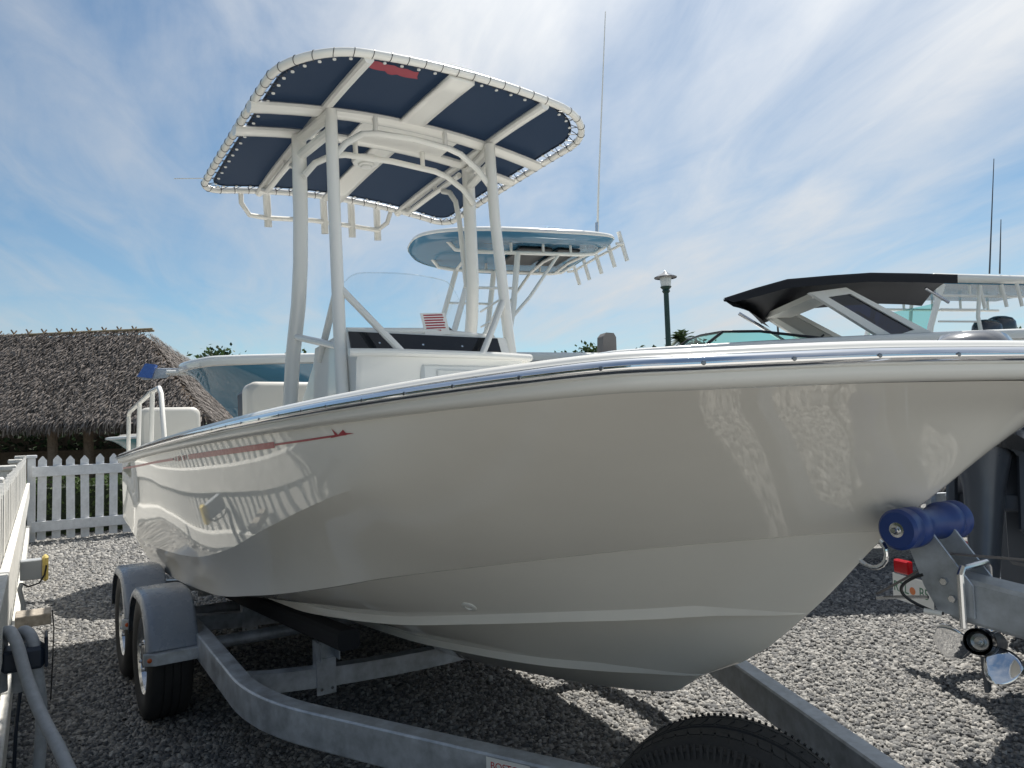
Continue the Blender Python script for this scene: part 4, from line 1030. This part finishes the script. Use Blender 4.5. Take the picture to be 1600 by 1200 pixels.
for v in (-.75,-.4,0,.4,.75): bbar('rod_holder', [(xa-.10,v,zt0-.22),(xa-.0,v,zt0+.13)], .026)
bbar('rod_rack', [(xa+.06,-.8,zt0-.03),(xa-.04,-.78,zt0-.02),(xa-.05,0,zt0),(xa-.04,.78,zt0-.02),(xa+.06,.8,zt0-.03)], .018)
ax0, az0 = bs(932,374,.1); ax1, az1 = bs(946,18,.1)
MB().tube([(ax0,.1,zt0+.05), (ax0*.75+ax1*.25,.1,az0*.75+az1*.25), (ax1,.1,az1)], [.018,.012,.006], 8).build('whip_aerial', 'vinyl_white', hts)
MB().tube([(ax0,.1,zt0+.04), (ax0-.01,.1,zt0+.42)], [.022,.020], 8).build('aerial_mount', 'steel', hts)
q = MB(); q.prism([(fb+.15,1.8),(rb-.1,1.8),(rb-.1,2.36),(rb+.25,2.46),(fb-.05,2.36),(fb+.15,2.1)], -.46, .46, 'y'); q.build('console', 'gel_white', BB)
q = MB(); q.add([(fb-.02,-.42,2.36),(fb-.02,.42,2.36),(fb-.26,.4,3.0),(fb-.26,-.4,3.0)], [(0,1,2,3)]); q.build('windshield', 'clear_acrylic', BB)
q = MB(); q.box((rb-.6,-.45,1.8),(rb-.42,.45,2.2),.05); q.build('helm_seat', 'cushion', BB)
x_, z_ = bs(946,537,.45); q = MB(); q.prism([(x_+.10,z_-.45),(x_-.10,z_-.45),(x_-.10,z_+.07),(x_-.07,z_+.12),(x_+.03,z_+.125),(x_+.07,z_+.08)], .37, .55, 'y'); q.build('grey_seat_back', 'seat_grey', BB)
outboard(BB, Matrix.Translation((-3.0, 0, .62)))
# anchor and pulpit at the bow
bz = 2.12
q = MB(); q.box((2.85,-.11,bz-.01),(3.22,.11,bz+.035),.012); q.build('bow_pulpit', 'gel_white', BB)
q = MB(); q.prism([(3.15,bz+.02),(3.38,bz+.08),(3.52,bz-.02),(3.44,bz-.06),(3.22,bz-.04)], -.02, .02, 'y'); q.tube([(2.9,0,bz+.05),(3.36,0,bz+.05)], .015, 8); q.build('anchor', 'galv', BB)
q = MB(); q.prism([(3.32,bz+.10),(3.42,bz+.11),(3.50,bz-.03),(3.36,bz-.05)], -.075, .075, 'y'); q.build('anchor_cover', 'blue_plastic', BB)
for k in range(4):
    q = MB(); q.tube([(2.75-k*.2,.12*(-1)**k,bz),(2.75-k*.2,.12*(-1)**k,bz+.05)], .012, 8); q.tube([(2.68-k*.2,.12*(-1)**k,bz+.055),(2.82-k*.2,.12*(-1)**k,bz+.055)], .011, 8); q.build('deck_cleat', 'chrome', BB)

# ---- wake boat with the black bimini
cp_ = at(1310,500,8.05)
WB = empty('tower_runabout', mtx=heading((cp_.x, 8.05, 0), (-1, 0))); tag(WB, 'white runabout with black bimini, raked tower arch and green tinted windscreen', 'boat')
sd_ = side_of(WB.matrix_world); NY = .75
x_ws, z_ws = sd_(1100,540,NY); x_wr, z_wr = sd_(1312,533,NY); zs_ = z_ws - .03
hull_copy(WB, (1.0,.80,1.22), (x_ws + 1.35 - 3.3, 0, zs_ - 1.38*1.22), 'gel_white', shear=0)
boat_trailer_simple('boat_trailer', WB.matrix_world.copy(), 'trailer under the runabout with the black bimini', 5.8, .9, .95)
prof = [sd_(px,py,.9) for px, py in ((1130,468),(1180,452),(1230,438),(1300,432),(1360,428),(1430,429),(1496,431))]
q = MB(); G = []
pfar = [sd_(px,py,-.9)[0] for px, py in ((1188,487),(1222,480),(1262,474),(1318,470),(1366,469),(1412,470),(1440,472))]
for (x, z), xf_ in zip(prof, pfar): G.append([(x + (xf_-x)*f, .9 - 1.8*f, z + .06*math.sin(math.pi*f)) for f in np.linspace(0,1,11)])
q.grid(G); bi = q.build('bimini', 'canvas_black', WB, angle=60); bi.modifiers.new('t','SOLIDIFY').thickness = .02
for yy in (.905,):
    q = MB(); q.grid([[(x, yy, z+.012) for x, z in prof], [(x - (.10 if k == 0 else 0), yy*.99, z-(.03 if k == 0 else .075)) for k, (x, z) in enumerate(prof)]]); q.build('bimini_valance', 'canvas_black', WB)
q = MB(); q.grid([[(prof[0][0]+.004+(pfar[0]-prof[0][0])*f, .9-1.8*f, prof[0][1]+.06*math.sin(math.pi*f)) for f in np.linspace(0,1,9)], [(prof[0][0]-.10+(pfar[0]-prof[0][0])*f, .88-1.76*f, prof[0][1]-.07+.05*math.sin(math.pi*f)) for f in np.linspace(0,1,9)]]); q.build('bimini_valance', 'canvas_black', WB)
outer = [sd_(px,py,NY) for px, py in ((1265,457),(1322,449),(1492,538),(1395,538))]; innr = [sd_(px,py,NY) for px, py in ((1294,464),(1329,459),(1429,515),(1397,525))]
for yy, sg_ in ((NY, 1), (-NY, -1)):
    A_ = [(x, yy, z) for x, z in outer]; B_ = [(x, yy, z) for x, z in innr]; A2 = [(x, yy - sg_*.07, z) for x, z in outer]; B2 = [(x, yy - sg_*.07, z) for x, z in innr]
    fs = []
    for k in range(4): j = (k+1) % 4; fs += [(k,j,4+j,4+k),(8+k,12+k,12+j,8+j),(k,8+k,8+j,j),(4+k,4+j,12+j,12+k)]
    q = MB(); q.add(A_+B_+A2+B2, fs); ar = q.build('arch_leg', 'gel_white', WB, smooth=False)
    q = MB(); q.prism(innr, yy - sg_*.03, yy - sg_*.04, 'y'); q.build('arch_window' if sg_ > 0 else 'arch_panel', 'blue_glass' if sg_ > 0 else 'seat_shell', ar, smooth=False)
    p0 = Vector((outer[0][0]+.25, yy*.98, outer[0][1]+.03)); p1 = Vector((outer[3][0]+.18, yy*.98, outer[3][1]))
    if sg_ < 0: MB().tube([p0, p0.lerp(p1,.5), p1], .022, 8).build('arch_stay', 'steel', WB)
    a_ = sd_(1455,447,.85); b2 = sd_(1492,470,.85); MB().tube([(a_[0], yy, a_[1]), (b2[0], yy, b2[1])], .016, 8).build('bimini_strut', 'steel', WB)
q = MB(); q.box((outer[1][0]+.02,-NY+.07,outer[0][1]-.05),(outer[0][0]-.05,NY-.07,outer[0][1]+.01),0); q.build('arch_crossbar', 'gel_white', WB, smooth=False)
xt, zt_ = sd_(1132,517,NY)
wp = [(x_wr,NY),(xt-.35,NY),(xt,NY*.92),(xt+.14,NY*.5),(xt+.18,0),(xt+.14,-NY*.5),(xt,-NY*.92),(xt-.35,-NY),(x_wr,-NY)]; hh = [z_wr+.01,zt_-.015,zt_,zt_+.005,zt_+.005,zt_+.005,zt_,zt_-.015,z_wr+.01]
bot = [(x + (.26 if 0 < k < 8 else 0), y, zs_-.02) for k, (x, y) in enumerate(wp)]; topp = [(x, y, h) for (x, y), h in zip(wp, hh)]
q = MB(); q.grid([bot, topp]); q.build('windscreen', 'green_glass', WB, angle=60)
q = MB(); q.tube(topp, .014, 8); q.build('windscreen_frame', 'black', WB)
for k in (2,4,6): MB().tube([bot[k], topp[k]], .016, 8).build('windscreen_post', 'black', WB)
MB().tube([(xt-.85,NY,zs_),(xt-.98,NY,zs_+.10)], .010, 6).build('windscreen_post', 'black', WB)

# ---- third boat, far right, with a hard top
TB = empty('hard_top_cruiser', mtx=heading((9.6, 16.2, 0), (-.97, -.25))); tag(TB, 'white boat with hard top, boarding ladder and twin black outboards at the right edge', 'boat')
hull_copy(TB, (1.3,1.05,1.5), (0,0,.6), 'gel_white')
boat_trailer_simple('boat_trailer', TB.matrix_world.copy(), 'trailer under the hard top boat at the right edge', 7.6, 1.1)
ti = TB.matrix_world.inverted()
def tw(px, py, Y): return tuple(ti @ at(px, py, Y))
top = empty('hard_top'); top.parent = TB
c1 = Vector(tw(1450,432,15.2)); 
q = MB(); q.box((-2.6,-1.1,c1.z-.16),(1.35,1.1,c1.z),.05); q.build('top_shell', 'gel_white', top, angle=60)
q = MB(); q.box((-2.4,-.95,c1.z-.19),(1.2,.95,c1.z-.163)); q.build('top_underside', 'blue_top', top, smooth=False)
for s in (-1,1):
    MB().tube([(1.2,s*.9,c1.z-.42),(-2.4,s*.9,c1.z-.42)], .03, 8).build('under_rail', 'powder_white', top)
    for u in (1.1,.3,-.5,-1.3,-2.1): MB().tube([(u,s*.9,c1.z-.42),(u,s*.9,c1.z-.16)], .028, 8).build('rail_stub', 'powder_white', top)
    MB().tube([(1.0,s*.92,c1.z-.2),(1.35,s*.92,3.2),(1.5,s*.92,2.5)], .06, 10).build('front_leg', 'powder_white', top)
    MB().tube([(.05,s*.92,c1.z-.2),(.15,s*.92,3.4),(.0,s*.92,2.5)], .04, 10).build('rear_leg', 'powder_white', top)
for z in (2.75,3.0,3.3,3.55): MB().tube([(.1,.92,z),(.98+(3.9-z)*.28,.92,z)], .02, 8).build('ladder_rung', 'powder_white', top)
q = MB(); q.add([(1.45,-.85,2.5),(1.45,.85,2.5),(1.05,.8,3.7),(1.05,-.8,3.7)], [(0,1,2,3)]); q.build('windshield', 'green_glass', TB)
for (x0,y0,x1,y1) in ((1546,428,1553,248),(1562,428,1564,343)): MB().tube([tw(x0,y0,15.8), tw(x1,y1,15.8)], [.018,.008], 6).build('whip_aerial', 'motor_dark', top)
for (px,py) in ((1532,466),(1566,463),(1590,462)): a_ = Vector(tw(px,py,15.3)); MB().tube([a_ + Vector((0,0,.25)), a_ + Vector((-.1,0,-.22))], .035, 8).build('rod_holder', 'powder_white', top)
mo = [tw(1546,522,15.6), tw(1568,516,15.9)]
for a_ in mo: outboard(TB, Matrix.Translation((a_[0], a_[1], a_[2]-1.12)))

# ---- navy boat on the right, stern towards us, grey outboard
ND = Vector((.97,.25,0)).normalized(); hubp = at(1533,1003,3.25)
NB = empty('navy_outboard_boat', mtx=heading(Vector((hubp.x,hubp.y,0)) + ND*3.60, (ND.x, ND.y))); tag(NB, 'navy boat at the right edge with grey outboard and shiny propeller', 'boat')
hull_copy(NB, (1.05,.95,1.0), (0,0,.18), 'navy_hull')
ob = outboard(NB, Matrix.Translation((-3.60, 0, hubp.z)) @ Matrix.Rotation(math.atan2(.75,.66) - math.atan2(ND.y,ND.x), 4, 'Z') @ Matrix.Rotation(R(14), 4, 'Y'), tall=.98, cowl='motor_silver', leg='motor_grey')
q = MB(); q.box((-3.05,-.42,.55),(-2.72,.42,1.30),.03); q.build('engine_bracket', 'motor_grey', NB)
q = MB(); q.box((-3.18,-.24,.70),(-3.055,.24,1.25),.02); q.build('jack_plate', 'motor_grey', NB)
NT = boat_trailer_simple('boat_trailer', NB.matrix_world.copy(), 'trailer under the navy boat with red tail lights and number plate', 6.2, .95)
q = MB(); q.box((-3.0000,-.98,.60),(-2.9400,.98,.70)); q.build('rear_crossmember', 'galv', NT, smooth=False)
for s in (-1,1):
    q = MB(); q.box((-2.9800,s*.92-.03,.36),(-2.5,s*.92+.03,.44)); q.box((-2.9900,s*.92-.03,.36),(-2.9500,s*.92+.03,.62)); q.build('light_bracket', 'galv', NT, smooth=False)
ni = NB.matrix_world.inverted()
def on_plane(px, py, xl):                 # where a view ray meets the plane x = xl of this boat
    o = ni @ Vector((0,0,CAM_H)); d = ni.to_3x3() @ (at(px,py,1) - Vector((0,0,CAM_H))); t_ = (xl - o.x)/d.x; return o + d*t_
a_ = on_plane(1409,886,-3.0100); q = MB(); q.box((-3.0200,a_.y-.06,a_.z-.04),(-2.9800,a_.y+.06,a_.z+.04),.008); tl = q.build('tail_light', 'red_lens', NT)
q = MB(); q.box((-3.0000,-a_.y-.06,a_.z-.04),(-2.9600,-a_.y+.06,a_.z+.04),.008); q.build('tail_light', 'red_lens', NT)
a_ = on_plane(1418,921,-3.0200); q = MB(); q.box((-.1525,-.076,-.001),(.1525,.076,.001),0); pla = q.build('number_plate', 'plate_white', NT, smooth=False)
pla.matrix_local = frame_mtx((-3.0250, a_.y-.045, a_.z+.0), Vector((0,-1,-.03)), Vector((.0,0,1)))
text('plate_letters', 'RZL', .085, 'plate_green', pla, Matrix.Translation((-.088,0,.0016)), .0004, .8); text('plate_letters', 'B5', .085, 'plate_green', pla, Matrix.Translation((.085,0,.0016)), .0004, .8)
q = MB(); q.lathe([(.0001,.0016),(.022,.0016)], axis='Z', n=16); q.build('plate_orange', 'plate_orange', pla, smooth=False)
a_ = on_plane(1500,862,-2.9800); q = MB(); q.box((-2.9800,a_.y-.11,a_.z-.09),(-2.9550,a_.y+.11,a_.z+.06),.006); q.build('red_panel', 'red_paint', NT)
a_ = on_plane(1515,826,-2.9900); q = MB(); q.box((-2.9920,a_.y-.12,a_.z-.022),(-2.9820,a_.y+.12,a_.z+.022)); tp = q.build('reflective_tape', 'plate_white', NT, smooth=False)
q = MB(); q.box((-2.9940,a_.y-.12,a_.z-.007),(-2.9925,a_.y+.12,a_.z+.006)); q.build('tape_stripe', 'red_paint', NT, smooth=False)

# ---- small white skiff behind the back fence
SK = empty('white_skiff', mtx=heading((-5.45, 14.2, 0), (-1, -.02))); tag(SK, 'small white skiff with teal bottom just left of the grey stern', 'skiff')
hull_copy(SK, (.68,.62,.62), (0,0,.62), 'teal_hull'); boat_trailer_simple('boat_trailer', SK.matrix_world.copy(), 'small trailer under the white skiff behind the back fence', 4.0, .6)

# ------------------------------------------------------------------ lamps, palms, trees
def street_lamp(base, h, label):
    e = empty('street_lamp', base); tag(e, label, 'street lamp')
    q = MB(); q.tube([(0,0,0),(0,0,h*.06),(0,0,h*.065),(0,0,h-.42)], [.10,.10,.065,.055], 12); q.build('pole', 'lamp_green', e)
    q = MB(); q.lathe([(.055,h-.44),(.085,h-.40),(.07,h-.36),(.10,h-.33),(.12,h-.30)], axis='Z', n=16); q.build('collar', 'lamp_green', e)
    q = MB(); q.lathe([(.10,h-.30),(.125,h-.12),(.12,h-.10)], axis='Z', n=16); q.build('lantern_glass', 'lamp_glass', e)
    q = MB(); q.lathe([(.235,h-.115),(.24,h-.10),(.16,h-.055),(.06,h-.01),(.03,h+.02),(.0001,h+.04)], axis='Z', n=20); q.build('lamp_cap', 'motor_silver', e)
lp = at(1041,545,15.5); lt = at(1040,426,15.5); street_lamp((lp.x+.05, 15.5, 0), lt.z, 'tall dark green street lamp between the blue boat and the runabout')
lt = at(326,556,30); street_lamp((lt.x, 30, 0), lt.z, 'distant street lamp showing above the blue boat bow')
def palm(base, h, rad, label, seed, thin=.14):
    rs = random.Random(seed); e = empty('palm_tree', base); tag(e, label, 'palm tree', 'palms on the skyline')
    q = MB(); q.tube([(0,0,0),(.15,0,h*.4),(.1,0,h*.75),(0,0,h)], [thin*1.3,thin,thin*.9,thin*.9], 10); q.build('trunk', 'bark', e)
    q = MB()
    for k in range(46):
        a = rs.uniform(0,2*math.pi); el = rs.uniform(-.7,1.3); ln = rad*rs.uniform(.75,1.1); d = Vector((math.cos(a)*math.cos(el), math.sin(a)*math.cos(el), math.sin(el))); sd = d.cross(Vector((0,0,1))).normalized()
        pts = [Vector((0,0,h)) + d*ln*f - Vector((0,0,1))*(.45*ln*f*f) for f in (0,.35,.6,.8,1)]
        for i in range(1,5):
            for s in (-1,1):
                for r_ in range(3):
                    p0 = pts[i-1].lerp(pts[i], r_/3); tip = p0 + (sd*s*.32 + d*.3 - Vector((0,0,.16)))*rad*.75*rs.uniform(.7,1.1); wv = d*rad*.035
                    q.add([p0-wv, p0+wv, tip], [(0,1,2)])
    q.build('crown', 'palm_leaf', e, smooth=False)
b_ = at(1065,526,60); palm((b_.x,60,0), b_.z-.3, 1.45, 'bushy palm beside the tall street lamp', 5)
b_ = at(1213,486,70); palm((b_.x,70,0), b_.z, 1.1, 'slender palm seen under the black bimini', 6, .10)
b_ = at(1258,528,75); palm((b_.x,75,0), b_.z-.3, 1.6, 'low palm seen through the green windscreen', 8)
def crown_fn(rx, ry, rz, seed):
    cl = np.random.RandomState(seed); C_ = cl.normal(size=(26,3)); C_ /= np.linalg.norm(C_,axis=1)[:,None]; C_ *= cl.uniform(.35,.85,(26,1))*np.array([rx,ry,rz])
    def f(rs, n):
        k = rs.randint(0,26,n); return C_[k] + rs.normal(size=(n,3))*np.array([rx,ry,rz])*.16
    return f
tm = [leaf_mass(3600, crown_fn(3.0,2.6,2.2,20+k), .16, 30+k, 'tree_leaves', 'tree_leaf', .6) for k in range(3)]
q = MB(); q.tube([(0,0,0),(.1,0,1.8),(0,.1,3.6)], [.26,.2,.12], 8)
for k in range(6): a = k*1.05; q.tube([(0,.05,2.2+.2*k),(math.cos(a)*1.2,math.sin(a)*1.2,3.8+.15*k)], [.1,.03], 6)
trm = q.mesh('trunk'); trm.materials.append(MATS['bark'])
spots = [(290,560),(345,563),(395,560),(440,564),(470,566),(845,556),(880,553),(915,556),(960,552),(1000,547),(1090,548),(1140,546),(1300,540),(1380,542),(1450,540),(1520,536),(1590,532),(560,568),(620,566),(780,560)]
wh = ['left of the far lamp','behind the blue bow','beside the blue gunwale','above the blue gunwale','left of the console']
order = sorted(range(len(spots)), key=lambda i: spots[i][0]); names_ = {}
ords = ['first','second','third','fourth','fifth','sixth','seventh','eighth','ninth','tenth','eleventh','twelfth','thirteenth','fourteenth','fifteenth','sixteenth','seventeenth','eighteenth','nineteenth','twentieth']
for r_, i in enumerate(order): names_[i] = ords[r_]
for i, (px, py) in enumerate(spots):
    Y = 55 + (i*7) % 18; b_ = at(px, py - 9, Y); e = empty('shade_tree', (b_.x, Y, 0)); sc = b_.z/6.7
    tag(e, 'round green tree on the skyline, %s from the left' % names_[i], 'tree', 'trees along the skyline')
    c = link('crown', tm[i % 3], None, e); c.location = (0,0,4.6*sc); c.scale = (sc*1.1,sc*1.1,sc); c.rotation_euler = (0,0,i*1.3)
    t_ = link('trunk', trm, None, e); t_.scale = (sc,sc,sc)

outboard(boat, Matrix.Translation((-3.05, 0, .10)))
